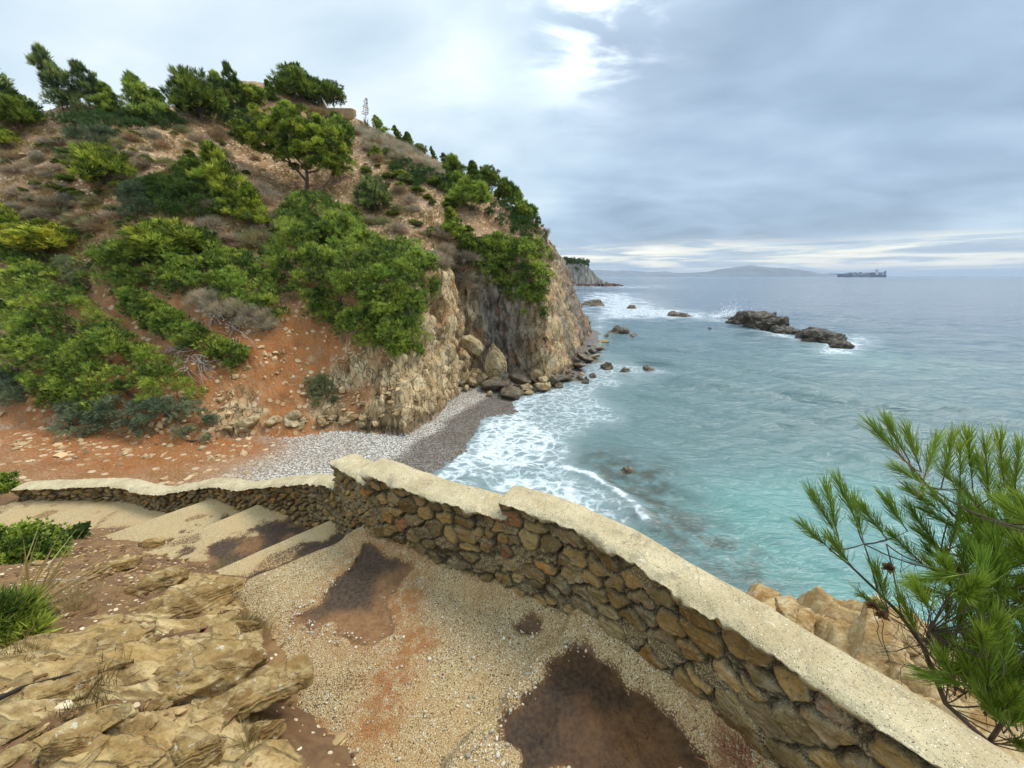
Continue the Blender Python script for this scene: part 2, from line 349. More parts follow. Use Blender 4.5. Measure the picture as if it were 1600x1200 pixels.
def build_terrain():
    dr = np.diff(RF); dzz = np.diff(ZF, axis=1)
    ds = np.sqrt(dr**2+dzz**2)/np.minimum(RF[1:], 70)**1.0+.0006
    cum = np.concatenate([np.zeros((NA, 1)), np.cumsum(ds, 1)], 1)
    R = np.empty((NA, NR)); Z = np.empty((NA, NR)); A = {k: np.empty((NA, NR)) for k in ('dsh', 'low')}
    for c in range(NA):
        s = np.linspace(0, cum[c, -1], NR); R[c] = np.interp(s, cum[c], RF); Z[c] = np.interp(R[c], RF, ZF[c])
        A['dsh'][c] = np.interp(R[c], RF, DSF[c]); A['low'][c] = np.interp(R[c], RF, LOWF[c].astype(float))
    x = np.sin(AZ)[:, None]*R; y = np.cos(AZ)[:, None]*R
    P = xyz(x, y, Z)
    Tu = np.gradient(P, axis=0); Tv = np.gradient(P, axis=1); Nn = np.cross(Tv, Tu); Nn /= np.linalg.norm(Nn, axis=2)[..., None]+1e-9
    steep = sstep(1-np.abs(Nn[..., 2])+.10*fbm(P*.5, 3), .42, .60)
    rock = np.clip(steep*(1-A['low'])+gauss_px(x, y, [(370,655,.9,.75),(510,645,.8,.7),(620,620,1.2,.9),(655,560,1.3,1),(60,710,1.2,.6),(640,640,1.1,1.)]), 0, 1)*(1-A['low'])
    rock = np.clip(rock*1.2+.5*rock*fbm(P*.9, 2), 0, 1)
    q = P*np.array([1.9, 1.9, .22])
    rib = ridged(q, 3)+.5*ridged(P*np.array([5.2, 5.2, .7]), 2)
    blk = fbm(P*1.1, 4)
    cb = (P[..., 0]*.9-P[..., 1]*.45+P[..., 2]*.16)*1.5+.9*fbm(P*.35, 3); fb = cb-np.floor(cb); plate = np.minimum(fb/.8, (1-fb)/.2)
    cb2 = (P[..., 0]*.9-P[..., 1]*.5+P[..., 2]*.12)*5.+1.2*fbm(P*.8, 2); fb2 = cb2-np.floor(cb2); plate2 = np.minimum(fb2/.75, (1-fb2)/.25)
    brk = pn(xyz(np.floor(cb)*2.3, np.floor(P[..., 2]*.9+.6*fbm(P*.7, 2))*1.37, np.floor(cb)*.7))
    disp = rock*(.08*(rib-.6)+.28*blk+.34*(plate-.5)+.40*brk+.10*(plate2-.5)+.10*pn(xyz(np.floor(cb2)*1.9, P[..., 2]*1.1, 0.)))+(1-rock)*(1-A['low'])*(.10*fbm(P*1.2, 4)+.03*ridged(P*4., 2))+A['low']*.03*fbm(P*3., 3)
    P = P+Nn*disp[..., None]
    orange = gauss_px(x, y, [(470,560,3.2,1),(330,560,2.6,.9),(190,490,2.4,.8),(130,690,2.6,.9),(250,705,2.4,1),(390,610,2.5,.9),(560,590,2.0,.7),(60,650,2.5,.8),(100,330,4.,.45),(760,530,2.0,.5),(450,690,1.5,.8),(800,490,1.5,.8)])
    scree = gauss_px(x, y, [(560,270,6,.8),(640,310,5,.9),(430,260,5,.6),(260,240,6,.6),(690,330,4,.7),(620,370,4,.9),(90,300,6,.6),(660,390,3,.9),(150,240,7,.5),(350,240,5,.7)])
    greyc = gauss_px(x, y, [(915,500,8,1.),(895,470,5,.8),(800,560,2.2,.8),(770,520,1.6,.6),(895,560,2.4,.9)])
    wet = sstep(A['dsh']+.5*fbm(P*.5, 2), 2.3, 1.7)*A['low']+sstep(P[..., 2]+.5*fbm(P*.7, 3), 1.0, .5)*rock
    m, g = newmat('hillside')
    p = g.pos(); rk, og, scr, gr, wt, lw = (g.attr(k) for k in ('rock', 'orange', 'scree', 'greyc', 'wet', 'low'))
    n1 = g.noise(p, .55, 5, .6); n2 = g.noise(p, 3.2, 5, .65); n3 = g.noise(p, 16, 3, .6)
    soil = g.mix(g.mr(n1, .35, .65), lin('9e7a52'), lin('b09070'))
    soil = g.mix(g.m('MULTIPLY', og, g.mr(n2, .25, .6, .40, 1)), soil, g.mix(n2, lin('8f5228'), lin('bd8048')))
    soil = g.mix(g.mr(n3, .35, .65, 0, .65), soil, g.mix(1., soil, (.45, .42, .4, 1), 'MULTIPLY')); soil = g.mix(g.mr(g.noise(p, 1.6, 6, .7), .48, .64, 0, .55), soil, g.mix(1., soil, (.62, .58, .55, 1), 'MULTIPLY'))
    st = g.vor(p, 4.2, 'F1', 'Distance'); sid = g.vor(p, 4.2, 'F1', 'Color')
    sidv = g.n('SeparateColor', {'Color': sid}).outputs[0]
    thr = g.m('ADD', g.m('ADD', .12, g.m('MULTIPLY', scr, .38)), g.m('MULTIPLY', g.mr(n1, .45, .7), .25))
    stone = g.m('MULTIPLY', g.m('LESS_THAN', sidv, thr), g.mr(st, .62, .40, 0, 1))
    scol = g.mix(g.n('SeparateColor', {'Color': sid}).outputs[1], lin('b08a60'), lin('d4bd98'))
    soil = g.mix(g.m('MULTIPLY', stone, .85), soil, scol)
    # rock: near-vertical beds
    ps = g.rot(p, (.10, .28, 0), (1.5, 1.5, .5)); bed = g.noise(ps, 1.2, 6, .62, .5); bedf = g.noise(g.rot(p, (.06, .14, 0), (1.5, 1.5, .5)), 4., 5, .7, .6)
    rc = g.ramp(bed, [(.28, lin('7a5c38')), (.40, lin('a88b60')), (.52, lin('c2a478')), (.64, lin('d6c29c')), (.76, lin('b98748'))])
    pv2 = g.rot(g.vm('ADD', p, g.vm('SCALE', g.noise(p, .9, 3, .5, out='Color'), .7)), (.12, .34, .3), (1.7, 1.7, .75)); blk = g.n('SeparateColor', {'Color': g.vor(pv2, 1.5, 'F1', 'Color')}).outputs[0]; fis = g.mr(g.vor(pv2, 1.5, 'DISTANCE_TO_EDGE'), 0, .05, 1, 0)
    rc = g.mix(.38, rc, g.mix(blk, lin('8a7048'), lin('dcc9a0')))
    rg = g.ramp(bed, [(.30, lin('453c30')), (.45, lin('72675a')), (.58, lin('968b7a')), (.72, lin('7c6c54'))])
    rc = g.mix(gr, rc, rg); rc = g.mix(g.m('MULTIPLY', g.mr(n1, .52, .66), .45), rc, lin('a8642c'))
    rc = g.mix(g.mr(bedf, .42, .32, 0, .5), rc, (.06, .045, .03, 1)); rc = g.mix(g.m('MULTIPLY', fis, .55), rc, (.045, .033, .022, 1))
    # beach shingle
    pv = g.vor(p, 13, 'F1', 'Color'); pd = g.vor(p, 13, 'F1', 'Distance')
    pb = g.mix(g.n('SeparateColor', {'Color': pv}).outputs[0], lin('aca294'), lin('eee6d6'))
    pb = g.mix(g.mr(pd, .35, .62, 0, .7), pb, (.06, .055, .05, 1))
    pb = g.mix(g.mr(n1, .40, .7, 0, .35), pb, lin('8a7460'))
    dry = g.mix(rk, soil, rc)
    edge = g.mr(g.m('ADD', lw, g.m('MULTIPLY', g.m('SUBTRACT', n2, .5), .6)), .4, .6)
    sandm = g.attr('earthbeach'); pb = g.mix(sandm, pb, soil)
    col = g.mix(edge, dry, pb)
    col = g.mix(g.m('MULTIPLY', wt, .85), col, g.mix(1., col, (.30, .27, .25, 1), 'MULTIPLY'))
    hgt = g.m('ADD', g.m('ADD', g.m('MULTIPLY', n2, .5), g.m('MULTIPLY', n3, .2)), g.m('MULTIPLY', rk, g.m('SUBTRACT', g.m('ADD', g.m('MULTIPLY', bedf, .45), g.m('MULTIPLY', blk, .5)), g.m('MULTIPLY', fis, .5))))
    hgt = g.m('ADD', hgt, g.m('MULTIPLY', stone, .5)); hgt = g.m('SUBTRACT', hgt, g.m('MULTIPLY', g.m('MULTIPLY', lw, pd), .6))
    g.surf(g.pbsdf(col, g.mr(wt, 0, 1, .92, .45), g.bump(hgt, .9, .12)))
    earth = gauss_px(x, y, [(130,720,4,1.),(250,730,2.2,1.),(60,700,4,1),(230,745,1.5,.9),(400,700,1.3,.6),(0,740,4,1)])
    o = grid_mesh('hillside_terrain', P, m, None, True, {'rock': rock, 'orange': orange, 'scree': scree, 'greyc': greyc, 'wet': np.clip(wet, 0, 1), 'low': A['low'], 'earthbeach': earth})
    tag(o, 'rust and tan hillside dropping to a strata cliff and shingle beach', kind='structure')
build_terrain()
# ------------------------------------------------------------------ sea
def build_sea():
    av = np.unique(np.r_[np.linspace(-100, -42, 40), np.linspace(-42, 60, 980), np.linspace(60, 100, 40)]); a = np.radians(av)
    yy = np.linspace(1080, 433.2, 760); dn = np.array([-(ray(800, v)[2])/ray(800, v)[1] for v in yy]); r = CAMZ/dn
    r = np.r_[r, np.geomspace(r[-1]*1.2, 30000, 24)]
    x = np.sin(a)[:, None]*r; y = np.cos(a)[:, None]*r
    drr = np.gradient(r)[None]+0*x
    z = np.zeros_like(x); r_ = np.random.default_rng(3)
    gust = .65+.5*fbm(xyz(x*.03, y*.03, 0.), 2)
    for k in range(17):
        L = .7*1.17**k; th = radians(246)+r_.normal()*.22
        amp = .026*L**.8*r_.uniform(.7, 1.2); fade = sstep(L/drr, 2.5, 5.)
        ph = (x*cos(th)+y*sin(th))*2*pi/L+r_.uniform(0, 6.28)+1.2*pn(xyz(x/L*.13, y/L*.13, k*3.1))
        z += amp*fade*gust*(np.sin(ph)+.25*np.cos(2*ph))
    ds = segdist(x, y, SHORE)[0]; ds = np.where(inpoly(x, y, SEAP), ds, -ds)                         # + out at sea
    z *= sstep(ds, -1., 5)*.8+.2
    P = lambda L: [atz(u, v, 0.)[:2] for u, v in L]
    rel = np.maximum(np.hypot(x, y), 5.)
    nz = fbm(xyz(x*.25, y*.25, 1.), 4)
    foam = np.zeros_like(x)
    def reg(px, dens, soft, nscale=.5):
        nonlocal foam
        s = psdf(x, y, P(px))/(soft*rel)+nscale*2*nz
        foam = np.maximum(foam, dens*sstep(s, -1., 1.6))
    reg([(770,612),(830,600),(890,592),(940,560),(1000,572),(960,622),(970,650),(905,690),(900,735),(975,770),(1010,805),(985,832),(900,800),(820,775),(690,745),(715,690),(745,650)], .78, .035)
    reg([(770,640),(850,640),(890,690),(860,730),(740,745),(700,730),(730,680)], .98, .04)
    reg([(740,745),(830,735),(900,750),(950,800),(960,830),(880,800),(760,770)], .95, .03)
    reg([(893,455),(1000,458),(1060,482),(1140,490),(1150,503),(1040,500),(960,500),(935,523),(905,490)], .90, .06)
    reg([(900,461),(985,462),(1000,468),(910,470)], 1.05, .06)
    reg([(1090,492),(1150,484),(1160,498),(1100,500)], 1., .03, .2)
    reg([(1180,512),(1260,528),(1255,536),(1180,518)], .95, .02)
    reg([(1255,545),(1300,534),(1345,525),(1370,545),(1345,556),(1280,555)], 1.0, .03)
    reg([(1320,520),(1365,525),(1380,540),(1340,538)], .9, .03)
    reg([(880,600),(930,545),(990,565),(1055,582),(1040,592),(960,590)], .75, .03)
    reg([(905,447),(1030,446),(1030,450),(905,451)], 1., .1)
    reg([(1600,440),(1600,441),(1500,440)], .0, .1)
    foam = np.maximum(foam, .93*sstep(ds+1.2*nz, 3.2, .6)*sstep(ds, -.25, .35)*(x < 3.5)*(y > 9)*(y < 27))
    foam = np.maximum(foam, .75*sstep(ds, 1.2, -.1)*sstep(ds, -.3, .2))
    # a small breaker curling into the cove
    front = P([(735,745),(800,731),(860,728),(925,744),(975,780),(1008,812)])
    df = segdist(x, y, front)[0]; z += .16*np.exp(-(df/.45)**2); foam = np.maximum(foam, np.exp(-(df/.30)**2))
    sw2 = P([(1130,770),(1235,815),(1330,850)]); df = segdist(x, y, sw2)[0]; z += .10*np.exp(-(df/.6)**2); foam = foam
    # sand under the near water (turquoise), rock and weed (dark)
    sand = np.zeros_like(x)
    for u, v, rad, wt in [(1320,880,3.2,1.),(1200,800,2.6,.5),(1400,790,4,.55),(1350,556,7,.5),(1550,900,4.5,.8)]:
        c = atz(u, v, 0.); sand += wt*np.exp(-((x-c[0])**2+(y-c[1])**2)/rad**2)
    weed = np.zeros_like(x)
    for u, v, rad, wt in [(980,735,1.4,.9),(1020,800,1.6,.7),(1100,850,1.5,.6),(1180,890,1.2,.5),(930,720,1.5,.4),(1020,760,1.2,.5)]:
        c = atz(u, v, 0.); weed += wt*np.exp(-((x-c[0])**2+(y-c[1])**2)/rad**2)
    m, g = newmat('sea_water'); p = g.pos()
    fo, sa, we = g.attr('foam'), g.attr('sand'), g.attr('weed')
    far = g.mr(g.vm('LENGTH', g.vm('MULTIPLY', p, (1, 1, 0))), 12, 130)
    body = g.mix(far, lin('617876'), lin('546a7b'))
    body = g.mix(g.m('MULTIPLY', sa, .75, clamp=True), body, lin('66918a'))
    wn = g.noise(p, 1.1, 4, .6)
    body = g.mix(g.m('MULTIPLY', we, g.mr(wn, .35, .6), clamp=True), body, lin('4d5348'))
    patch = g.noise(g.rot(p, (0, 0, .35), (.02, .09, 1)), 1., 4, .6)
    body = g.mix(g.mr(patch, .40, .66, 0, .35), body, g.mix(1., body, (.6, .66, .72, 1), 'MULTIPLY'))
    # lace of foam
    wv = g.vm('ADD', p, g.vm('SCALE', g.noise(p, 1.1, 3, .6, out='Color'), .9))
    wv = g.vm('MULTIPLY', wv, (1, 1, 0))
    e1 = g.vor(g.rot(wv, (0, 0, .4), (1., 1.5, 1)), 1.5, 'DISTANCE_TO_EDGE'); e2 = g.vor(wv, 4.2, 'DISTANCE_TO_EDGE'); e3 = g.noise(g.rot(p, (0, 0, .3), (1, 2.2, 1)), 2.4, 6, .7)
    lace = g.m('ADD', g.m('MULTIPLY', g.mr(e1, 0, .34, 1, 0, False), .42), g.m('ADD', g.m('MULTIPLY', g.mr(e2, 0, .5, 1, 0, False), .25), g.m('MULTIPLY', e3, .55)))
    fm = g.mr(g.m('ADD', lace, g.m('MULTIPLY', fo, .95)), 1.26, 1.96)
    fm = g.m('MULTIPLY', g.m('MULTIPLY', fm, g.mr(fo, .04, .16)), .93); fm = g.m('MAXIMUM', fm, g.m('MULTIPLY', g.m('MULTIPLY', fo, g.mr(e3, .3, .7, .4, 1)), .30))
    # scattered whitecaps far out
    wc = g.m('MULTIPLY', g.mr(g.noise(g.rot(p, (0, 0, .35), (.10, .40, 1)), 1., 5, .7), .74, .78), .6)
    fm = g.m('MAXIMUM', fm, wc)
    b1 = g.noise(g.rot(p, (0, 0, .40), (.34, 1.35, 1)), 1.5, 5, .6); b2 = g.noise(g.rot(p, (0, 0, .35), (.05, .16, 1)), 1., 5, .6)
    hgt = g.m('ADD', g.m('ADD', g.m('MULTIPLY', b1, .42), g.m('MULTIPLY', g.noise(g.rot(p, (0, 0, .35), (.9, 2.2, 1)), 3.6, 4, .6), .06)), g.m('MULTIPLY', b2, g.mr(far, 0, 1, .4, 5.5)))
    nb = g.bump(hgt, .85, .75)
    wat = g.pbsdf(body, .12, nb, .5, IOR=1.33)
    fom = g.pbsdf((.74, .78, .79, 1), .8, g.bump(lace, .8, .12))
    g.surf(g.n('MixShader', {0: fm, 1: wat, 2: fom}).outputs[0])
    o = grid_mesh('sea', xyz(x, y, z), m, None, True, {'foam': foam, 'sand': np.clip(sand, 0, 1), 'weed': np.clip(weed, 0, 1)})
    tag(o, 'grey green sea with foam washing onto the beach', kind='structure')
build_sea()
# ------------------------------------------------------------------ far land
def build_far():
    def ridge(name, pts, dist, depth, label, seed):
        X = np.array([(u-800)/F*dist for u, _ in pts]); H = np.array([max(0., CAMZ+ray(800, v)[2]*dist) for _, v in pts])
        xs = np.linspace(X[0], X[-1], 220); hs = np.interp(xs, X, H)
        tt = np.linspace(-1, 1, 31); yv = dist*1.0388
        n = fbm(xyz(xs[:, None]/900, tt[None]*depth/900, seed), 5)
        prof = (1-np.abs(tt)**1.1)[None]
        z = hs[:, None]*prof*(1+.35*n*(1-prof))+hs[:, None]*.10*n-3
        P = xyz(xs[:, None]+0*tt, yv+tt[None]*depth+0*xs[:, None], z)
        o = grid_mesh(name, P, M['isle'], None, False); tag(o, label, kind='structure')
    m, g = newmat('island_limestone'); p = g.pos()
    g.surf(g.pbsdf(g.mix(g.mr(g.noise(p, .004, 5, .6), .4, .6), (.09, .10, .11, 1), (.17, .17, .17, 1)), .95)); M['isle'] = m
    ridge('distant_hills', [(985,432),(1020,430),(1050,426),(1085,425.5),(1105,424),(1130,419.5),(1155,416),(1172,414.2),(1185,416),(1200,417),(1225,418.5),(1235,422),(1243,421),(1258,427),(1275,429),(1285,431),(1290,430),(1298,426),(1306,429),(1318,432)], 7000, 800, 'hazy limestone island on the horizon left of the ship', 4.)
    ridge('distant_hills', [(900,424),(935,421),(960,424),(985,422),(1010,425),(1040,424),(1065,428),(1090,432)], 9500, 1000, 'faint blue coast far behind the second headland', 9.)
    # second headland
    nx, ny = 260, 130
    xs = np.linspace(-30, 100, nx); ys = np.linspace(0, 1, ny)
    top = np.interp(xs, [-30,36,46,53,58,64,68,71,76,84,92,97], [24,21,19,18.5,18.6,16.5,12.5,8,4,2.2,1.2,-1])
    yf = 330+2.5*fbm(xyz(xs*.09, 0*xs, 1.), 3)+np.interp(xs, [-30,60,97], [22,0,8])
    Y = yf[:, None]+(ys[None]**1.6)*90-2
    dd = Y-yf[:, None]+2.2*ridged(xyz(xs[:, None]*.14+0*Y, Y*.04, 2.), 3)
    z = np.minimum(top[:, None]-.02*(Y-yf[:, None]-12).clip(0), 1.7*dd-.5)+.5*fbm(xyz(xs[:, None]*.3+0*Y, Y*.3, 5.), 4)
    z = z+np.where(z > 1, .9*ridged(xyz(xs[:, None]*.35+0*Y, Y*.06, z*.05), 3)-.9, 0)
    m, g = newmat('grey_cliff'); p = g.pos(); bed = g.noise(g.rot(p, (0, .3, 0), (.5, .3, .07)), 1., 5, .6)
    up = g.n('SeparateXYZ', {'Vector': p}).outputs[2]
    cc = g.ramp(bed, [(.3, lin('57534c')), (.5, lin('857f74')), (.62, lin('9d968a')), (.75, lin('6e675b'))])
    cc = g.mix(g.mr(up, 2.6, 1.2), cc, lin('6a4f3e'))
    gz = g.n('SeparateXYZ', {'Vector': g.n('NewGeometry').outputs['Normal']}).outputs[2]
    cc = g.mix(g.m('MULTIPLY', g.mr(gz, .55, .8), g.mr(up, 4, 8)), cc, lin('4d5530'))
    g.surf(g.pbsdf(cc, .95, g.bump(bed, .8, .8)))
    tag(grid_mesh('far_headland', xyz(xs[:, None]+0*Y, Y, z), m, None, False), 'grey cliffed headland with a wooded top beyond the near cliff', kind='structure')
    r_ = np.random.default_rng(8); C = []
    while len(C) < 420:
        i = r_.integers(0, nx); j = r_.integers(5, ny-20)
        if z[i, j] > 7 and xs[i] < 66 and (z[i, j] > top[i]-3.5 or (40 < xs[i] < 56 and r_.random() < .18)): C.append((xs[i], Y[i, j], z[i, j]+r_.uniform(.8, 3.2)))
    V, Fs, t = crown(np.array(C), np.full(len(C), 2.4), 30, 1.1, 4, r_, width=.28)
    o = mesh('headland_trees', V, Fs, M['dark_leaf'], None, False, {'tint': t}); tag(o, 'dark green pines covering the far headland top', 'trees', kind='stuff')
    # rail and low white wall along the headland road
    L = [((xs_, np.interp(xs_, xs, yf)+8, np.interp(xs_, xs, top)-2.4), (2.1, .35, .5), 0) for xs_ in np.arange(38, 52, 2.)]
    V, Fs = boxes(L); tag(mesh('road_barrier', V, Fs, flat_mat('pale_concrete', lin('c9c5ba')), None, False), 'pale road barrier below the trees on the far headland', 'barrier')
def norm(a): return a/(np.linalg.norm(a, axis=-1)[..., None]+1e-9)
def tufts(P, D, size, k, r_, spread=.55, width=.11):
    """needle sprays: k narrow leaves fanned about D at each P"""
    n = len(P); size = np.broadcast_to(size, (n,))
    d = norm(D[:, None]+spread*r_.normal(size=(n, k, 3))); L = size[:, None]*r_.uniform(.65, 1.15, (n, k))
    s = norm(np.cross(d, r_.normal(size=(n, k, 3))))*(L*width)[..., None]
    b = P[:, None]+0*d; mid = b+d*(L*.55)[..., None]; tip = b+d*L[..., None]
    V = np.stack([b, mid+s, tip, mid-s], 2).reshape(-1, 3)
    Fs = np.arange(n*k*4).reshape(-1, 4)
    t = np.clip(r_.beta(1.5, 2.6, (n, 1))+.12*r_.normal(size=(n, k)), 0, 1)
    return V, Fs, np.repeat(t.reshape(-1), 4)
def crown(C, R, per, size, k, r_, flat=.75, up=.55, lean=(0, 0, 0), width=.11, spread=.55, clumptint=.42):
    n = len(C); d = r_.normal(size=(n, per, 3)); d[..., 2] = d[..., 2]*.9+.35; d = norm(d)
    P = C[:, None]+d*(R[:, None]*r_.uniform(.45, 1.05, (n, per)))[..., None]*np.array([1, 1, flat])
    D = norm(d+np.array([0, 0, up])+np.array(lean))
    V, Fs, t = tufts(P.reshape(-1, 3), D.reshape(-1, 3), size*r_.uniform(.8, 1.2, n*per), k, r_, spread, width)
    ct = np.repeat(r_.uniform(-1, 1, n), per*k*4)*clumptint
    return V, Fs, np.clip(t+ct, 0, 1)
build_far()
# ------------------------------------------------------------------ ship
def build_ship():
    c = att(1345.5, 431, 3000); c[2] = 0
    yaw = math.atan2(-c[0], c[1])*0.75
    t = empty('container_ship', c, 'blue container ship with stacked boxes on the horizon', 'ship', rz=yaw, sc=(.77, .8, 1.))
    hullm = flat_mat('ship_hull', (.030, .045, .11, 1), .5, .1, .02); white = flat_mat('ship_white', (.62, .63, .62, 1), .5, .1, .05)
    # hull with raked bow to the left and flared section
    L = np.linspace(-188, 188, 60); hw = np.interp(L, [-188,-160,-120,150,188], [1.5,16,25,25,20]); dk = np.interp(L, [-188,-160,-150,188], [24,22,17,17])
    P = []
    for x, h, dz in zip(L, hw, dk):
        k = .0 if x > -150 else (x+150)/38*6
        P.append([(x+6 if x < -180 else x, -h*.82, -3), (x+k*.3, -h, 6), (x+k, -h, dz), (x+k, h, dz), (x+k*.3, h, 6), (x+6 if x < -180 else x, h*.82, -3)])
    P = np.array(P); V = P.reshape(-1, 3); Fs = gridfaces(60, 6); e = np.array([[354, 355, 358, 359], [355, 356, 357, 358], [0, 5, 4, 1], [1, 4, 3, 2]])
    mesh('hull', V, np.r_[Fs, e], hullm, t, False)
    r_ = np.random.default_rng(2); cm = [flat_mat('box_'+n, c_, .7, .2, .05) for n, c_ in (('navy', (.03, .05, .13, 1)), ('rust', (.13, .055, .04, 1)), ('grey', (.28, .30, .33, 1)), ('blue', (.05, .10, .20, 1)))]
    bays = [x for x in range(-160, 96, 15)]+[x for x in range(128, 186, 15)]
    for mi in range(4):
        Ls = []
        for bx in bays:
            hmax = (3+int(3*min(1, (bx+170)/70))) if bx < 100 else 7
            for lay in range(hmax+r_.integers(-1, 2)):
                if r_.choice(4, p=[.5, .18, .14, .18]) == mi or lay == 0 and mi == 0: Ls.append(((bx, 0, 18.4+lay*2.8), (13.2, 44, 2.6), 0))
        V, Fs = boxes(Ls); mesh('container_stack', V, Fs, cm[mi], t, False)
    V, Fs = boxes([((112, 0, 34), (12, 40, 34), 0), ((112, 0, 53), (14, 52, 4), 0), ((112, 0, 60), (5, 6, 12), 0)]); br = mesh('bridge', V, Fs, white, t, False)
    V, Fs = boxes([((104.5, 0, 49), (1.2, 38, 2.2), 0), ((104.5, 0, 43), (1.2, 34, 1.6), 0)]); mesh('window', V, Fs, cm[0], br, False)
    V, Fs = boxes([((176, 0, 32), (9, 12, 30), 0)]); mesh('funnel', V, Fs, cm[3], t, False)
    V, Fs = boxes([((-176, 0, 32), (1.2, 1.2, 22), 0), ((-176, 0, 38), (1, 8, .8), 0)]); mesh('mast', V, Fs, white, t, False)
    fc = bpy.data.curves.new('hull_lettering', 'FONT'); fc.body = 'CMA  CGM'; fc.size = 21; fc.extrude = .2; fc.align_x = 'CENTER'; fc.space_character = 1.35
    o_ = bpy.data.objects.new('lettering', fc); COL.objects.link(o_); bpy.context.view_layer.update(); me = bpy.data.meshes.new_from_object(o_.evaluated_get(bpy.context.evaluated_depsgraph_get())); bpy.data.objects.remove(o_); me.materials.clear(); me.materials.append(white); o = bpy.data.objects.new('hull_lettering', me); COL.objects.link(o); o.parent = t; o.rotation_euler = (pi/2, 0, 0); o.location = (-3, -25.6, .8)
build_ship()
# ------------------------------------------------------------------ loose rocks in the sea and on the beach
def put_rock(name, loc, size, seed, mat, label, cat='rock', group=None, sub=4, rot=(0, 0, 0), **kw):
    V, Fs = rock_shape(size, seed, sub=sub, rot=rot, **kw)
    o = mesh(name, V, Fs, mat, None, True); o.location = loc
    return tag(o, label, cat, group)
def sea_rock(u0, u1, yb, h, seed, label, mat='dark_rock', depth=.8, sub=5, group=None, rz=0., sink=.5, amp=.22, **kw):
    kw = {**dict(box=.9, cuts=16, fine=.06, samp=.07, strata=(.3, .2, 1), sfreq=4, taper=.28), **kw}; rz = seed*1.3
    b = atz((u0+u1)/2, yb, 0.); t = (b[1]*CP_-(b[2]-CAMZ)*SP_); wd = (u1-u0)/F*t/2; hh = h/F*t
    return put_rock('sea_rock', (b[0], b[1]+wd*depth*.7, hh*.5-hh*sink), (wd, wd*depth, hh*.5+hh*sink), seed, M[mat], label, 'rock', group, sub, (0, 0, rz), amp=amp, **kw)
def reef(nm, lumps, label, mat):
    Vs, Fs, off = [], [], 0
    for (u0, u1, yb, h, seed) in lumps:
        b = atz((u0+u1)/2, yb, 0.); t = (b[1]*CP_+CAMZ*SP_); wd = (u1-u0)/F*t/2; hh = h/F*t
        V, f = rock_shape((wd, wd*.8, hh*.95), seed, 5, cuts=14, box=.85, amp=.24, fine=.08, samp=.10, strata=(.5, .2, 1), sfreq=5, rot=(0, .1, .3)); V = V+np.array([b[0], b[1]+wd*.5, 0.05])
        Vs.append(V); Fs.append(f+off); off += len(V)
    return tag(mesh(nm, np.concatenate(Vs), np.concatenate(Fs), M[mat], None, True), label, 'rock')
reef('sea_rock', [(1140,1192,506,17,21),(1172,1222,513,25,22),(1195,1245,517,20,23),(1215,1262,521,10,24)], 'large dark rock reef with spray breaking at its left end', 'reef')
reef('sea_rock', [(1248,1292,530,16,31),(1270,1325,537,21,32),(1300,1345,542,8,33)], 'second dark rock in the sea, right of the larger reef', 'reef')
for a in [(1040,1090,496,6,41,'long low grey rock washed by foam left of the big reef'),(978,1000,482,7,42,'small pointed rock in the foam beyond the cliff foot'),
          (950,985,522,11,43,'angular grey rock off the cliff foot with a low tail'),(980,1006,526,4,44,'flat dark rock trailing right of the angular grey rock'),
          (937,963,580,13,45,'rounded dark brown rock in the surf by the cliff'),(966,986,583,8,46,'small dark rock right of the rounded brown one'),
          (1002,1030,583,9,47,'low brown rock farthest out in the cove surf'),(1026,1053,589,5,48,'flat brown rock trailing into the cove at the surf edge'),
          (908,924,600,12,49,'upright reddish brown rock standing in white water'),(898,915,592,6,50,'small dark rock behind the upright reddish one'),
          (884,898,590,5,51,'tiny wet rock near the cliff spur'),(918,936,590,6,52,'small wet rock touching the upright reddish one'),
          (905,950,478,9,53,'low grey rocks at the far foot of the headland','dark_rock'),(1128,1146,499,3,55,'small dark rock just left of the big reef'),
          (1106,1114,514,2.5,54,'tiny dark rock alone in the open cove water'),(970,998,742,8,56,'brown half sunken rock breaking the cove water'),(935,950,712,4,57,'dark rock barely awash in the cove foam')]:
    sea_rock(*a[:6], mat=a[6] if len(a) > 6 else 'dark_rock')
# spray at the reef's left end
r_ = np.random.default_rng(4); b = atz(1145, 499, 0.)
n = 1500; q = np.abs(r_.normal(size=(n, 3)))*np.array([1, 1, 1.]); P = b+np.array([0, 1.2, 0])+np.c_[r_.normal(size=n)*1.5, r_.normal(size=n)*.8, np.abs(r_.normal(size=n))*1.7*np.exp(-np.abs(r_.normal(size=n)))]
V, Fs, t = tufts(P, r_.normal(size=(n, 3)), .22, 1, r_, .5, .4)
m, g = newmat('spray_white'); g.surf(g.pbsdf((.85, .87, .88, 1), .9)); M['white'] = m
tag(mesh('sea_spray', V, Fs, m, None, False), 'white spray bursting at the left end of the reef', 'spray', kind='stuff')
def beach_rock(u, yb, w, h, seed, label, mat='boulder', rot=(0, 0, 0), z=None, sub=4, depth=.75, **kw):
    P, t = hit(u, yb)
    if z is not None: P = atz(u, yb, z); t = P[1]*CP_-(P[2]-CAMZ)*SP_
    wd = w/F*t/2; hh = h/F*t/2
    kw = {**dict(box=.85, strata=(.8, .3, .2), samp=.05, fine=.05), **kw}
    return put_rock('boulder', (P[0], P[1]+wd*.3, P[2]+hh*.75), (wd, wd*depth, hh), seed, M[mat], label, 'boulder', None, sub, rot, **kw)
beach_rock(775, 588, 42, 62, 61, 'tallest leaning slab of pale rock in the cliff alcove', rot=(.1, -.2, .2), z=1.1, sub=5, cuts=22, amp=.06, sfreq=3, taper=.45)
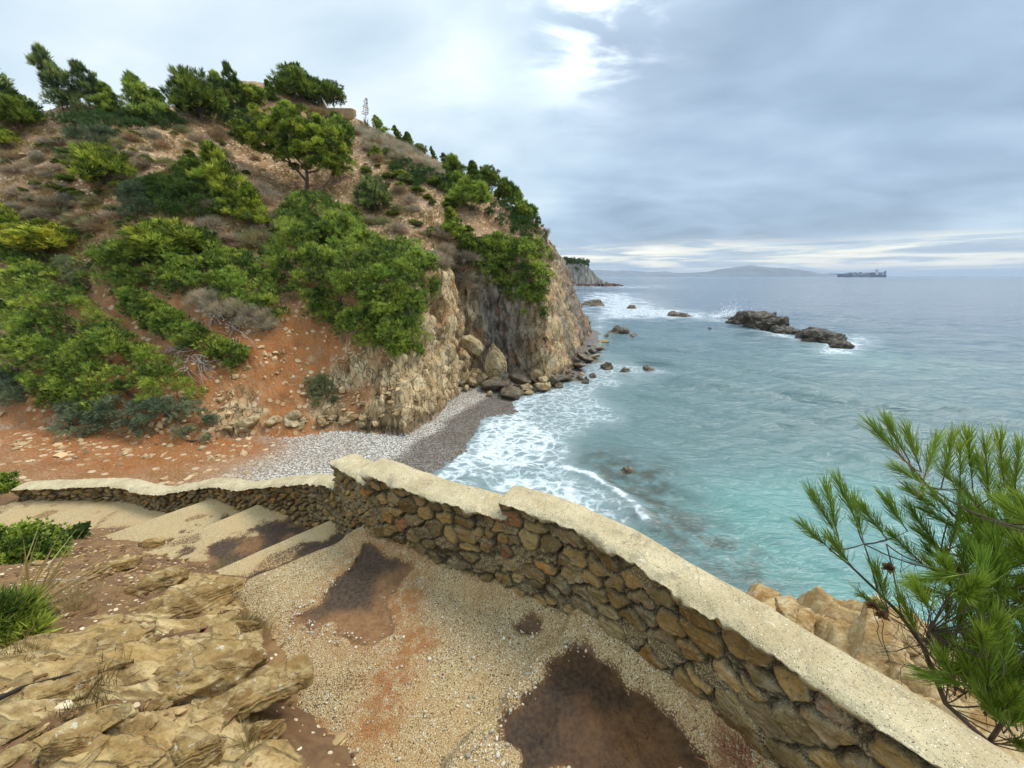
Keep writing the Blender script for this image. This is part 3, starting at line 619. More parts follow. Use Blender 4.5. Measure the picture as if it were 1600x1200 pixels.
beach_rock(737, 552, 38, 34, 62, 'tilted block wedged high beside the leaning slab', rot=(.2, .5, .1), z=2.9, sub=5, cuts=20, amp=.06, sfreq=4)
_bl = [(722,578,24,14,'brown chunk wedged at the left wall of the alcove'),(742,590,26,14,'flat grey stone under the tilted block'),(757,594,20,10,'pale flat slab lying below the leaning slab'),(735,606,24,16,'square grey block at the top of the shingle'),(748,603,12,18,'narrow upright stone at the alcove mouth'),
       (772,612,40,20,'large flat grey boulder at the shingle edge'),(797,622,40,16,'dark wet slab nearest the surf'),(812,600,44,20,'broad dark slab below the cliff alcove'),(845,598,28,20,'pale square boulder under the cliff spur'),(868,600,34,14,'red brown ledge rock at the spur foot'),(826,618,14,8,'small orange brown stone in the surf edge'),
       (770,598,22,10,'thin grey slab in the rock pile'),(790,605,22,12,'wedge shaped rock in the middle of the pile'),(765,620,10,9,'rounded ochre stone on the shingle'),(884,596,22,10,'low wet rock at the spur tip'),(728,612,12,10,'small ochre block beside the shingle')]
for i, (u, y, w_, h_, lb_) in enumerate(_bl):
    beach_rock(u, y, w_*1.15, h_*1.2, 70+i, lb_, 'dark_rock' if i in (5, 6, 7, 9, 14, 12) else 'boulder', rot=(.1*(i % 3-1), .15*(i % 4-1.5), i*.7), cuts=18, amp=.08)
for i, (u, y, w_, h_, lb_) in enumerate([(900,556,34,13,'long tilted slab at the grey cliff foot'),(915,565,34,12,'flat slab lying seaward of the tilted slabs'),(888,560,22,14,'grey block against the cliff spur'),(925,553,20,8,'outer slab of the pile at the grey cliff'),(905,575,26,10,'dark slab nearest the surf at the grey cliff'),(938,548,16,6,'small outermost stone by the grey cliff')]):
    beach_rock(u, y, w_, h_, 95+i, lb_, 'dark_rock', rot=(.1, .35, i*.5), z=.25, cuts=18, amp=.08)
def rubble():
    r_ = np.random.default_rng(62); MS = []
    for k in range(5):
        V, Fs = rock_shape((1, .75, .5), 500+k, 4, cuts=18, box=.85, amp=.10, strata=(.6, .2, .5), sfreq=5., samp=.07, fine=.05); o = mesh('rock', V, Fs, M['boulder' if k < 2 else 'dark_rock'], None, True); MS.append(o.data); bpy.data.objects.remove(o)
    for line, n, lb_, gp in [([(722,604),(760,598),(800,604),(850,602),(885,594)], 60, 'small angular rock in the rubble at the cliff alcove foot', 'rubble at the alcove foot'), ([(885,594),(905,570),(925,550),(945,535)], 34, 'small wet rock in the rubble at the grey cliff foot', 'rubble at the grey cliff foot'), ([(345,672),(420,655),(480,660),(560,655),(640,650)], 40, 'small tan rock fallen at the back of the beach', 'rocks at the back of the beach')]:
        line = np.array(line, float)
        for _ in range(n):
            f = r_.uniform(0, len(line)-1); i = int(f); u, y = line[i]+(line[i+1]-line[i])*(f-i)+r_.normal(size=2)*np.array([8, 6]); P, t = hit(u, y)
            if P[2] > 4.5 or t > 70: P = atz(u, y, .2); t = 30.
            tan_ = 'back' in gp; s_ = r_.gamma(3, .10 if not tan_ else .06)+.06; o = bpy.data.objects.new('rock', MS[r_.integers(2) if tan_ else r_.integers(5)]); COL.objects.link(o)
            o.location = P+np.array([0, 0, s_*.15]); o.scale = (s_, s_*r_.uniform(.7, 1.2), s_*r_.uniform(.6, 1.2)); o.rotation_euler = (r_.normal()*.35, r_.normal()*.35, r_.uniform(0, 6.28)); tag(o, lb_, 'rock', gp)
rubble()
# ------------------------------------------------------------------ terrace, steps, bank
E = np.array([.772, .636]); W_ = np.array([.846, -.533]); Q = np.array([-.93, 2.15])
def path_smooth(nodes, res, it=2):
    P = np.asarray(nodes, float)
    for _ in range(it):
        P = np.r_[P[:1], np.stack([.75*P[:-1]+.25*P[1:], .25*P[:-1]+.75*P[1:]], 1).reshape(-1, P.shape[1]), P[-1:]]
    L = np.r_[0, np.cumsum(np.linalg.norm(np.diff(P[:, :2], axis=0), axis=1))]; n = max(8, int(L[-1]/res))
    s = np.linspace(0, L[-1], n); return s, np.stack([np.interp(s, L, P[:, k]) for k in range(P.shape[1])], 1)
# x, y, foot z, top z (relative to the camera height)
RWN = [(-.83,2.02),(-.3,1.75),(0,1.62),(.31,1.44),(.55,1.17),(.735,.95),(.87,.77),(1.02,.53),(1.15,.25),(1.3,-.3)]
def ground_mat(name, pale):
    m, g = newmat(name); p = g.pos(); mud, dark, stn = g.attr('mud'), g.attr('dark'), g.attr('stain')
    v1 = g.vor(p, 190, 'F1', 'Color'); vd = g.vor(p, 190, 'F1', 'Distance'); sp = g.n('SeparateColor', {'Color': v1})
    n1 = g.noise(p, 3.5, 5, .6); n2 = g.noise(p, 22, 4, .65); n3 = g.noise(p, 160, 3, .6)
    c = g.mix(sp.outputs[0], lin('b0966a'), lin('d6c096'))
    c = g.mix(g.m('GREATER_THAN', sp.outputs[1], .94), c, lin('e6dcc6')); c = g.mix(g.m('LESS_THAN', sp.outputs[2], .09), c, lin('5b4a38'))
    c = g.mix(g.mr(vd, .38, .75, 0, .75), c, lin('8a6c42'))
    c = g.mix(g.m('MULTIPLY', g.mr(n1, .42, .68), .45), c, lin('b88f5c'))
    c = g.mix(g.m('MULTIPLY', g.mr(n2, .52, .72), .5), c, lin('9a7b50'))
    c = g.mix(g.m('MULTIPLY', stn, g.mr(n2, .3, .6)), c, lin('9c6436'))
    if pale: c = g.mix(g.m('ADD', .22, g.m('MULTIPLY', n1, .35)), c, lin('d6bd8c'))
    mt = g.noise(p, 55, 5, .7); md = g.mix(g.mr(g.m('ADD', g.m('MULTIPLY', n2, .5), g.m('MULTIPLY', mt, .5)), .38, .62), lin('725238'), lin('8a6846')); md = g.mix(dark, md, g.mix(g.mr(mt, .35, .65), (.048, .031, .020, 1), (.10, .066, .042, 1)))
    gm = g.m('ADD', mud, g.m('MULTIPLY', g.m('SUBTRACT', n3, .5), .7)); gm = g.mr(g.m('ADD', gm, g.m('MULTIPLY', g.m('SUBTRACT', sp.outputs[1], .5), .5)), .46, .54)
    c = g.mix(gm, c, md)
    h = g.m('ADD', g.m('MULTIPLY', g.m('SUBTRACT', 1., vd), g.m('SUBTRACT', 1.0, gm)), g.m('ADD', g.m('MULTIPLY', n2, .8), g.m('MULTIPLY', g.m('MULTIPLY', mt, gm), .9)))
    g.surf(g.pbsdf(c, g.m('SUBTRACT', .92, g.m('MULTIPLY', g.m('MULTIPLY', gm, dark), .2)), g.bump(h, .85, .009), .15)); return m
M['terrace'] = ground_mat('aggregate_concrete', 0); M['step'] = ground_mat('step_concrete', 1)
def mudnoise(P): return fbm(P*5., 4)
def keep_faces(P, Fm, keep):
    k = keep.reshape(-1)[Fm].all(1); return Fm[k]
def wall_side(x, y):          # + outside the parapet
    dd, _, _, sg = segdist(x, y, [(-6, 5.0)]+RWN[0:1]+RWN[1:]); return dd*sg
PUD = [atz(u, v, 6.49)[:2] for u, v in [(905,1015),(862,1030),(832,1080),(792,1110),(772,1150),(800,1182),(790,1215),(1160,1215),(1132,1140),(1080,1085),(1040,1050),(1000,1022),(950,1012)]]
MUD1 = [atz(u, v, 6.4)[:2] for u, v in [(590,838),(560,868),(532,900),(500,940),(462,968),(520,985),(575,1003),(610,985),(612,955),(600,925),(622,908),(665,890),(660,868),(630,848)]]
MUD2 = [atz(u, v, 6.4)[:2] for u, v in [(805,972),(830,962),(852,968),(850,985),(830,990),(808,984)]]
def terrace_z(x, y):
    a = (x-Q[0])*W_[0]+(y-Q[1])*W_[1]
    n = fbm(xyz(x*3, y*3, .5), 4)
    du = (x-.3)*.753-(y-1.5)*.659; z = 6.4+.012*n+.085*sstep(du+.05*n, -.03, .045)
    m1 = psdf(x, y, MUD1); m2 = psdf(x, y, PUD); m3 = psdf(x, y, MUD2)
    return z, m1, m2, m3
PUDFLIP = True
def build_terrace():
    a = np.arange(-.015, 3.7, .0065); b = np.arange(-.2, 2.5, .0065)
    # b runs along -E from the wall
    x = Q[0]+a[:, None]*W_[0]-b[None]*E[0]; y = Q[1]+a[:, None]*W_[1]-b[None]*E[1]
    z, m1, m2, m3 = terrace_z(x, y)
    mn = mudnoise(xyz(x, y, 0.))
    wsd = -wall_side(x, y); f1 = sstep(m1+.06*mn, -.025, .02)*sstep(wsd+.03*mn, .03, .07); f2 = sstep(m2+.05*mn, -.025, .025)*sstep(wsd+.05*mn, .06, .13); f3 = sstep(m3+.03*mn, -.03, .03)
    spots = sstep(fbm(xyz(x*2.2, y*2.2, 8.), 4), .34, .6)*.55
    mud = np.maximum.reduce([f1, f2, f3, spots*.8])
    dk1 = psdf(x, y, [atz(u, v, 6.4)[:2] for u, v in [(590,835),(530,895),(478,955),(520,960),(575,950),(580,915),(600,890),(670,880),(640,845)]])
    dark = np.maximum.reduce([sstep(dk1+.04*mn, -.05, .05)*f1, f2*(.80+.2*sstep(-mn, -.1, .3)), f3*.7])
    light = psdf(x, y, [atz(u, v, 6.49)[:2] for u, v in [(910,1090),(960,1075),(1000,1110),(1040,1150),(1130,1215),(830,1215),(860,1160)]])
    dark = np.clip(dark-.75*sstep(light+.08*mn, -.08, .1), 0, 1)
    z = z-.030*f2-.016*f1-.02*f3+.004*fbm(xyz(x*14, y*14, 2.), 3)
    prints = np.zeros_like(x)                                   # boot prints pressed into the wet mud
    for u, v, rz in [(850,1125,.9),(970,1165,.5),(1010,1120,.7)]:
        c = atz(u, v, 6.47); lx = (x-c[0])*cos(rz)+(y-c[1])*sin(rz); ly = -(x-c[0])*sin(rz)+(y-c[1])*cos(rz)
        q = sstep(1-np.sqrt((lx/.115)**2+(ly/.042)**2), 0, .25); z -= q*.007*(1+np.sin(lx*330+np.abs(ly)*300))
    wall_fill = sstep(-wsd+.02*mn, -.13, -.0); z += .055*wall_fill*(1-.5*f1)+.012*wall_fill*fbm(xyz(x*18, y*18, 0.), 3)
    stain = np.clip(np.exp(-(psdf(x, y, MUD1).clip(None, 0)/.10)**2)*.5+sum(np.exp(-((x-c[0])**2+(y-c[1])**2)/.09**2) for c in [atz(u, v, 6.4) for u, v in [(655,1005),(610,1060),(590,1130),(640,940),(480,1170)]]), 0, .8)
    z[0] -= .3
    P = xyz(x, y, z); Fm = keep_faces(P, gridfaces(*x.shape, flip=False), wall_side(x, y) < .06)
    Vn = P.reshape(-1, 3)
    o = mesh('terrace_path', Vn, Fm, M['terrace'], None, True, {'mud': mud, 'dark': dark, 'stain': stain})
    tag(o, 'worn beige aggregate concrete path with muddy hollows', kind='structure')
    # puddle water
    m, g = newmat('puddle_water'); fr = g.n('Fresnel', {'IOR': 1.33}).outputs[0]
    t = g.n('BsdfTransparent', {'Color': (.86, .83, .78, 1)}).outputs[0]; gl = g.n('BsdfGlossy', {'Roughness': .14, 'Color': (1, 1, 1, 1), 'Normal': g.bump(g.noise(g.pos(), 12, 2), .08, .004)}).outputs[0]
    g.surf(g.n('MixShader', {0: g.m('MULTIPLY', fr, .35), 1: t, 2: gl}).outputs[0])
    kp = (m2 > -.03) & (wsd > .03); zz = np.full_like(x, 6.4655)
    Fm = keep_faces(P, gridfaces(*x.shape), kp); used = np.unique(Fm); mp = np.zeros(x.size, int); mp[used] = np.arange(len(used))
    o = mesh('puddle', xyz(x, y, zz).reshape(-1, 3)[used], mp[Fm][:, ::-1] if PUDFLIP else mp[Fm], m, None, True); tag(o, 'shallow brown rain puddle at the foot of the parapet', kind='structure')
    treads = [((-.90,2.17),(-1.72,1.46),(-1.36,2.56),(-2.16,1.71),6.22,.62,'top'),((-1.36,2.56),(-2.16,1.71),(-2.29,3.06),(-2.95,2.16),6.02,.55,'mid'),((-2.29,3.06),(-2.95,2.16),(-3.06,3.56),(-3.8,2.66),5.80,.12,'low'),((-3.06,3.56),(-3.8,2.66),(-6.6,4.1),(-6.9,2.5),5.55,.0,'end')]
    labs = ['narrow top step with wet gravel behind its pale nosing', 'widest step with a dark wet hollow of mud', 'dry pale third step below the muddy one', 'long pale landing at the foot of the steps']
    for (p0, p1, p2, p3, zz, dk, nm), lb_ in zip(treads, labs):
        p0, p1, p2, p3 = (np.array(p) for p in (p0, p1, p2, p3))
        L1 = np.linalg.norm(p2-p0); L2 = np.linalg.norm(p1-p0); na, nb = int(L1/.009), int((L2+.5)/.009)
        q = np.linspace(-.10, 1, na)[:, None]; r = np.linspace(-.12, 1.15, nb)[None]
        x = (p0[0]*(1-r)+p1[0]*r)*(1-q)+(p2[0]*(1-r)+p3[0]*r)*q; y = (p0[1]*(1-r)+p1[1]*r)*(1-q)+(p2[1]*(1-r)+p3[1]*r)*q
        n = fbm(xyz(x*3, y*3, zz), 4); n5 = mudnoise(xyz(x, y, zz))
        z = zz+.005*n
        d = np.maximum(sstep(q+.22*n5, .74, .56)*(dk > .1)*sstep(r+.1*n5, -.10, .04)*(1 if dk > .2 else .9*sstep(q+.3*n5, .55, .40)), .55*sstep(n, .35, .7))
        if nm == 'end': d = np.maximum(d, .8*sstep(q+.05*n5, .075, .03)); d = np.maximum(d, .9*sstep(q+.1*n5, .62, .75)*sstep(r, .9, .5))
        dkk = d*np.clip((dk+.35)*sstep(-n5+.3, -.2, .5)+.15, 0, 1)
        z = z-.018*d; z[-1] -= .35; z[-2] -= .004
        P = xyz(x, y, z); ok = np.ones_like(x, bool)
        o = mesh('concrete_step', P.reshape(-1, 3), gridfaces(na, nb), M['step'], None, True, {'mud': d, 'dark': dkk, 'stain': .3*sstep(n, 0, .5)*sstep(q, .9, .7)}); tag(o, lb_, kind='structure')
build_terrace()
BK = [(370,925,6.30),(345,893,6.14),(240,862,5.96),(185,842,5.78),(90,832,5.70),(0,882,6.22),(0,1000,6.62),(0,1190,6.82),(300,1040,6.58),(150,905,6.40),(420,1000,6.42),(440,1080,6.43),(470,1130,6.42),(560,1205,6.40),(60,840,5.86),(292,910,6.36),(230,960,6.50)]
_b = [np.r_[atz(u, v, z)[:2], z] for u, v, z in BK]+[np.array(p) for p in [(-4.2,1.2,6.75),(-4.6,2.2,6.0),(-5.5,3.0,5.5),(-.5,1.2,6.15),(-1.0,2.0,6.0),(-1.5,2.4,5.8),(-2.3,2.8,5.6),(-.45,.6,6.28),(-.5,-.4,6.38),(-2.,-.4,6.9),(-4.,-.4,7.1),(-3.2,3.4,5.4)]]
_b = np.array(_b); _bn = len(_b); _bK = _phi(((_b[:, None, :2]-_b[None, :, :2])**2).sum(-1))+np.eye(_bn)*.004; _bP = np.c_[np.ones(_bn), _b[:, :2]]
_bs = np.linalg.solve(np.block([[_bK, _bP], [_bP.T, np.zeros((3, 3))]]), np.r_[_b[:, 2], 0, 0, 0])
def bank0(x, y):
    o = _bs[_bn]+_bs[_bn+1]*x+_bs[_bn+2]*y
    for k in range(_bn): o = o+_bs[k]*_phi((x-_b[k, 0])**2+(y-_b[k, 1])**2)
    return o
def bank_hit(u, y):
    z = 6.45
    for _ in range(12):
        P = atz(u, y, z); z = .5*z+.5*float(bank0(P[0], P[1]))
    return np.r_[P[:2], z], P[1]*CP_-(z-CAMZ)*SP_
PE = np.array([-.636, .772])
def build_bank():
    x = np.arange(-5.2, -.25, .0085)[:, None]; y = np.arange(-.35, 3.3, .0085)[None]; x, y = np.broadcast_arrays(x, y)
    z = bank0(x, y)
    rp = psdf(x, y, [bank_hit(u, v)[0][:2] for u, v in [(0,1030),(120,1000),(215,925),(300,895),(365,915),(410,1000),(440,1090),(490,1190),(470,1260),(0,1260),(-150,1100)]])
    n = fbm(xyz(x*1.6, y*1.6, 4.), 4); rk = sstep(rp+.22*n, -.10, .14)
    u = x*E[0]+y*E[1]; s = (x*PE[0]+y*PE[1])
    ph = s*9+1.3*fbm(xyz(u*.9, s*1.5, 0.), 3)+.6*u; fr = ph-np.floor(ph)
    led = np.minimum(fr/.8, (1-fr)/.2); lv = pn(xyz(np.floor(ph)*1.37, u*1.9, 3.)); br = pn(xyz(np.floor(ph)*2.7, np.floor(u*6+lv*3)*1.3, 1.))
    z = z+rk*(.035*led+.060*lv+.030*br+.012*ridged(xyz(u*6, s*30, 0.), 2))+.018*fbm(xyz(x*5, y*5, 0.), 4)+(1-rk)*.008*ridged(xyz(x*16, y*16, 0.), 2)
    m, g = newmat('bank_rock_and_soil'); p = g.pos(); rk_ = g.attr('rock'); lvl = g.attr('bed')
    n1 = g.noise(p, 3, 5, .6); n2 = g.noise(p, 20, 5, .65); n3 = g.noise(p, 90, 3, .6)
    so = g.mix(g.mr(n1, .35, .65), lin('6a5036'), lin('8a6a45')); so = g.mix(g.mr(n2, .4, .7, 0, .6), so, lin('5a3e2a'))
    vv = g.vor(p, 42, 'F1', 'Color'); vs = g.n('SeparateColor', {'Color': vv}); vd = g.vor(p, 42, 'F1', 'Distance')
    chip = g.m('MULTIPLY', g.m('LESS_THAN', vs.outputs[0], .16), g.mr(vd, .5, .35)); so = g.mix(chip, so, g.mix(vs.outputs[1], lin('a8865c'), lin('d4c2a0')))
    ps = g.rot(p, (0, 0, -.69), (2, 16, 8)); bd = g.noise(ps, 1.6, 5, .6, .3)
    rc = g.mix(g.mr(bd, .35, .65), lin('8e7346'), lin('c0a878')); rc = g.mix(g.mr(lvl, .55, .9, 0, .6), rc, lin('a5864f')); rc = g.mix(g.mr(n1, .58, .75, 0, .5), rc, lin('a47c48')); rc = g.mix(g.mr(n3, .52, .7, 0, .55), rc, lin('6a5434'))
    rc = g.mix(g.mr(n2, .52, .7, 0, .5), rc, lin('6d5836'))
    cr = g.vor(g.mix(.3, g.rot(p, (0, 0, -.69), (3.5, 9, 5)), g.noise(p, 9, 3, .5, out='Color')), 1.2, 'DISTANCE_TO_EDGE'); ck = g.mr(cr, 0, .05, 1, 0)
    rc = g.mix(g.m('MULTIPLY', ck, .4), rc, (.05, .035, .022, 1))
    rm = g.mr(g.m('ADD', rk_, g.m('MULTIPLY', g.m('SUBTRACT', n2, .5), .8)), .38, .6)
    c = g.mix(rm, so, rc)
    h = g.m('ADD', g.m('ADD', g.m('MULTIPLY', n2, .5), g.m('MULTIPLY', n3, .15)), g.m('ADD', g.m('MULTIPLY', g.m('MULTIPLY', chip, g.m('SUBTRACT', 1., rm)), .5), g.m('MULTIPLY', g.m('MULTIPLY', g.m('SUBTRACT', bd, g.m('MULTIPLY', ck, .6)), rm), .6)))
    g.surf(g.pbsdf(c, .92, g.bump(h, 1., .018)))
    rock_at = rk*sstep(led+lv*.8, -.1, .35)
    o = grid_mesh('rocky_bank', xyz(x, y, z), m, None, False, {'rock': rock_at, 'bed': np.clip(.5+lv, 0, 1)})
    tag(o, 'brown soil bank with tilted ochre rock beds beside the path', kind='structure')
build_bank()
def near_rock(u, yb, w, h, seed, label, depth=.5, rot=(0, 0, .69), mat='near_rock', sub=6, up=.35, nm='rock', **kw):
    P, t = bank_hit(u, yb); wd = w/F*t/2; hh = h/F*t/2
    kw = {**dict(strata=(0, .8, .6), sfreq=8., samp=.085, amp=.09, fine=.05, cuts=20, box=.7), **kw}
    return put_rock(nm, (P[0], P[1]+wd*depth*.4, P[2]+hh*(up-.22)), (wd, wd*depth, hh), seed, M[mat], label, 'rock', None, sub, rot, **kw)
near_rock(298, 1085, 215, 112, 201, 'largest cracked boulder, lichen spotted, on the bank beside the path', .55, (-.15, -.1, .45), box=.75, sfreq=4, cuts=20)
near_rock(285, 958, 150, 44, 202, 'ochre layered slab uphill of the cracked boulder at the step end', .5, (.1, -.05, .62), sfreq=9.)
near_rock(240, 925, 80, 50, 203, 'rounded pale slab left of the layered ochre one', .5, (.2, 0, .7), sub=5)
near_rock(170, 892, 75, 26, 204, 'flat pale stone lying on brown soil above the slabs', .35, (.1, 0, .6), sub=5)
near_rock(236, 852, 34, 26, 205, 'small orange lump at the lower step end', .6, sub=5)
near_rock(330, 1130, 280, 40, 206, 'long split ledge running below the cracked boulder', .30, (-.1, -.15, .40), sfreq=8.)
near_rock(95, 1192, 70, 90, 207, 'knobbly block at the lower left corner of the bank', .6, (0, .1, .3))
near_rock(185, 1205, 120, 60, 208, 'broad pale block left of the orange lump at the bank foot', .6, (.1, .1, .2))
near_rock(285, 1205, 95, 70, 209, 'orange lump of rock at the bottom of the bank', .7, (.1, 0, .5))
near_rock(405, 1165, 60, 70, 210, 'folded upright rock at the gravel path edge', .6, (0, .2, .9))
near_rock(430, 1098, 50, 26, 211, 'two toned round stone beside the path edge', .7, sub=5, samp=.02)
near_rock(50, 1105, 130, 40, 212, 'flat tawny slab at the left edge of the bank', .4, (.1, 0, .6))
near_rock(140, 1025, 110, 34, 213, 'thin tilted plate of rock in the bank centre', .3, (.2, 0, .65), sub=5)
near_rock(22, 1035, 50, 22, 214, 'reddish flat stone below the green grass clump', .6, sub=5)
near_rock(385, 990, 34, 34, 215, 'small rounded boulder capping the largest cracked boulder', .8, sub=5, samp=.02)
near_rock(120, 1070, 120, 34, 216, 'weathered slab below the thin tilted plate', .35, (.15, 0, .6), sub=5)
near_rock(160, 982, 44, 18, 217, 'orange flake of stone above the thin tilted plate', .5, sub=5)
for i, (u, y, w_, h_, lb_) in enumerate([(58,882,20,9,'orange chip on the soil nearest the green shrub'),(60,893,12,5,'white chip below the orange chip'),(84,872,9,4,'tiny white chip beyond the orange chip'),(138,988,20,10,'pale cube of stone beside the orange flake')]):
    near_rock(u, y, w_, h_, 230+i, lb_, .6, (.1, .1, i*.8), sub=4)
def bank_slabs():
    r_ = np.random.default_rng(33); MS = []
    for k in range(7):
        V, Fs = rock_shape((1, .42, .26), 400+k, 5, cuts=18, box=.7, amp=.10, strata=(0, .5, .8), sfreq=7., samp=.08, fine=.05); o = mesh('rock', V, Fs, M['near_rock'], None, True); MS.append(o.data); bpy.data.objects.remove(o)
    Z = [([(20,1030),(210,945),(330,915),(395,985),(230,1010),(60,1110)], 36, 'thin ochre slab among the tilted beds above the cracked boulder', 'slabs above the cracked boulder'), ([(0,1060),(190,1040),(250,1100),(430,1100),(440,1180),(240,1210),(0,1210)], 44, 'broken ochre slab in the rubble below the cracked boulder', 'slabs below the cracked boulder'), ([(60,900),(230,860),(330,880),(190,930),(80,990)], 16, 'small pale slab lying loose on the brown soil', 'slabs on the brown soil')]
    for poly, n, lb_, gp in Z:
        poly = np.array(poly, float); c = 0
        while c < n:
            u, y = r_.uniform(poly.min(0), poly.max(0))
            if not inpoly(np.array([u]), np.array([y]), poly)[0]: continue
            P, t = bank_hit(u, y); c += 1; L = r_.gamma(2.2, .019)+.014
            if 'soil' in gp: L *= .5
            o = bpy.data.objects.new('rock', MS[r_.integers(7)]); COL.objects.link(o); o.location = P+np.array([0, 0, .004]); o.scale = (L, L*r_.uniform(.6, 1.3), L*r_.uniform(.45, .95)); o.rotation_euler = (r_.normal()*.2+.2, r_.normal()*.12-.1, .69+r_.normal()*.22); tag(o, lb_, 'rock', gp)
    n = 3800; V0, F0 = ico(1); x = r_.uniform(-4., -.5, n); y = r_.uniform(.1, 2.6, n); z = bank0(x, y); zt = terrace_z(x, y)[0]; k = z > np.where((x-Q[0])*W_[0]+(y-Q[1])*W_[1] > -.05, zt-.02, 0); x, y, z = x[k], y[k], z[k]; n = len(x); R_ = r_.gamma(2.2, .0038, n).clip(.003, .016)
    V = V0[None]*(R_[:, None, None]*np.stack([r_.uniform(.9, 2.0, n), r_.uniform(.5, 1., n), r_.uniform(.3, .6, n)], 1)[:, None])*(1+.22*r_.normal(size=(n, len(V0), 1))); a = .69+r_.normal(size=n)*.6; ca, sa = np.cos(a)[:, None], np.sin(a)[:, None]
    V = np.stack([V[..., 0]*ca-V[..., 1]*sa, V[..., 0]*sa+V[..., 1]*ca, V[..., 2]], -1)+np.stack([x, y, z+.012], 1)[:, None]
    pal = np.array([lin(c)[:3] for c in ('7a5c3e', '9a7a50', 'b8996a', '66492f', 'd0bf9c')]); c = pal[r_.choice(5, n, p=[.34, .26, .2, .16, .04])]*r_.uniform(.7, 1.15, (n, 1))
    m, g = newmat('chips'); g.surf(g.pbsdf(g.attr('Col', 'Color'), .9))
    tag(mesh('soil_chips', V.reshape(-1, 3), (F0[None]+len(V0)*np.arange(n)[:, None, None]).reshape(-1, 3), m, None, False, None, np.repeat(c, len(V0), 0)), 'brown stone chips and crumbs littering the bank soil', 'stone chips', kind='stuff')
bank_slabs()
# ------------------------------------------------------------------ stone parapet
def masonry(S, H, cw, ch, seed):
    """irregular rubble pattern on (s,h): relief and colour"""
    r_ = np.random.default_rng(seed); s0, s1, h0, h1 = S.min(), S.max(), H.min(), H.max()
    pts = []; h = h0-ch
    row = 0
    while h < h1+ch:
        s = s0-cw*r_.random()
        while s < s1+cw:
            wv = cw*r_.uniform(.4, 1.7); pts.append((s+wv/2, h+ch*r_.uniform(-.42, .42))); s += wv
        h += ch*r_.uniform(.8, 1.15); row += 1
    pts = np.array(pts); asp = cw/ch*.72
    Sw = S+.35*ch*fbm(xyz(S/ch*.8, H/ch*.8, seed), 3); Hw = H+.30*ch*fbm(xyz(S/ch*.8, H/ch*.8, seed+5.5), 3)
    sh = S.shape; a = Sw.ravel(); b = Hw.ravel(); f1 = np.full(a.size, 9e9); f2 = f1.copy(); id1 = np.zeros(a.size, int)
    order = np.argsort(a); A = a[order]
    for k, (ps, ph) in enumerate(pts):
        lo, hi = np.searchsorted(A, ps-2.4*cw), np.searchsorted(A, ps+2.4*cw); ix = order[lo:hi]
        dd = np.sqrt((a[ix]-ps)**2+((b[ix]-ph)*asp)**2)
        less = dd < f1[ix]; f2[ix] = np.where(less, f1[ix], np.minimum(f2[ix], dd)); id1[ix] = np.where(less, k, id1[ix]); f1[ix] = np.where(less, dd, f1[ix])
    edge = (f2-f1).reshape(sh)*.5; id1 = id1.reshape(sh); n = len(pts)
    gap = r_.uniform(.05, .34, n)[id1]*ch; isst = (r_.random(n) > .10)[id1]
    rise = np.where(isst, sstep(edge, gap*.4, gap*.4+.012), 0); groove = np.exp(-((edge-gap*.38)/.0055)**2)*sstep(fbm(xyz(S*7, H*7, seed+9.), 3), -.5, -.1)*isst
    tl = r_.normal(size=(n, 2))*.13; tilt = tl[id1, 0]*(S-pts[id1, 0])+tl[id1, 1]*(H-pts[id1, 1])
    out = r_.uniform(.005, .021, n)[id1]
    rel = rise*(out+tilt+.006*fbm(xyz(S*22, H*22, seed), 3)+.004*ridged(xyz(S*14, H*60, id1*3.1), 2))+(1-rise)*(.009+.010*fbm(xyz(S*45, H*45, 3.), 4))
    pit = sstep(fbm(xyz(S*6, H*9, seed+2.), 3), .18, .5)*(1-rise); rel -= .026*pit+.017*groove          # open joints
    pal = np.array([lin(c)[:3] for c in ('866a3e', '947846', '74603c', '9c7e4c', '87724a', '9c6e34', '7c6a4c', '855c3a', '948058', '72582f', '7f6c44')])
    cc = pal[r_.choice(len(pal), n, p=[.17, .15, .13, .13, .1, .04, .09, .02, .05, .06, .06])]*r_.uniform(.75, 1.15, n)[:, None]
    col = cc[id1]; mort = np.array(lin('a8966f')[:3])
    col = col*rise[..., None]+mort*(1-rise[..., None]); col = col*(1-.45*pit[..., None])*(1-.8*groove[..., None])
    return rel, col, rise
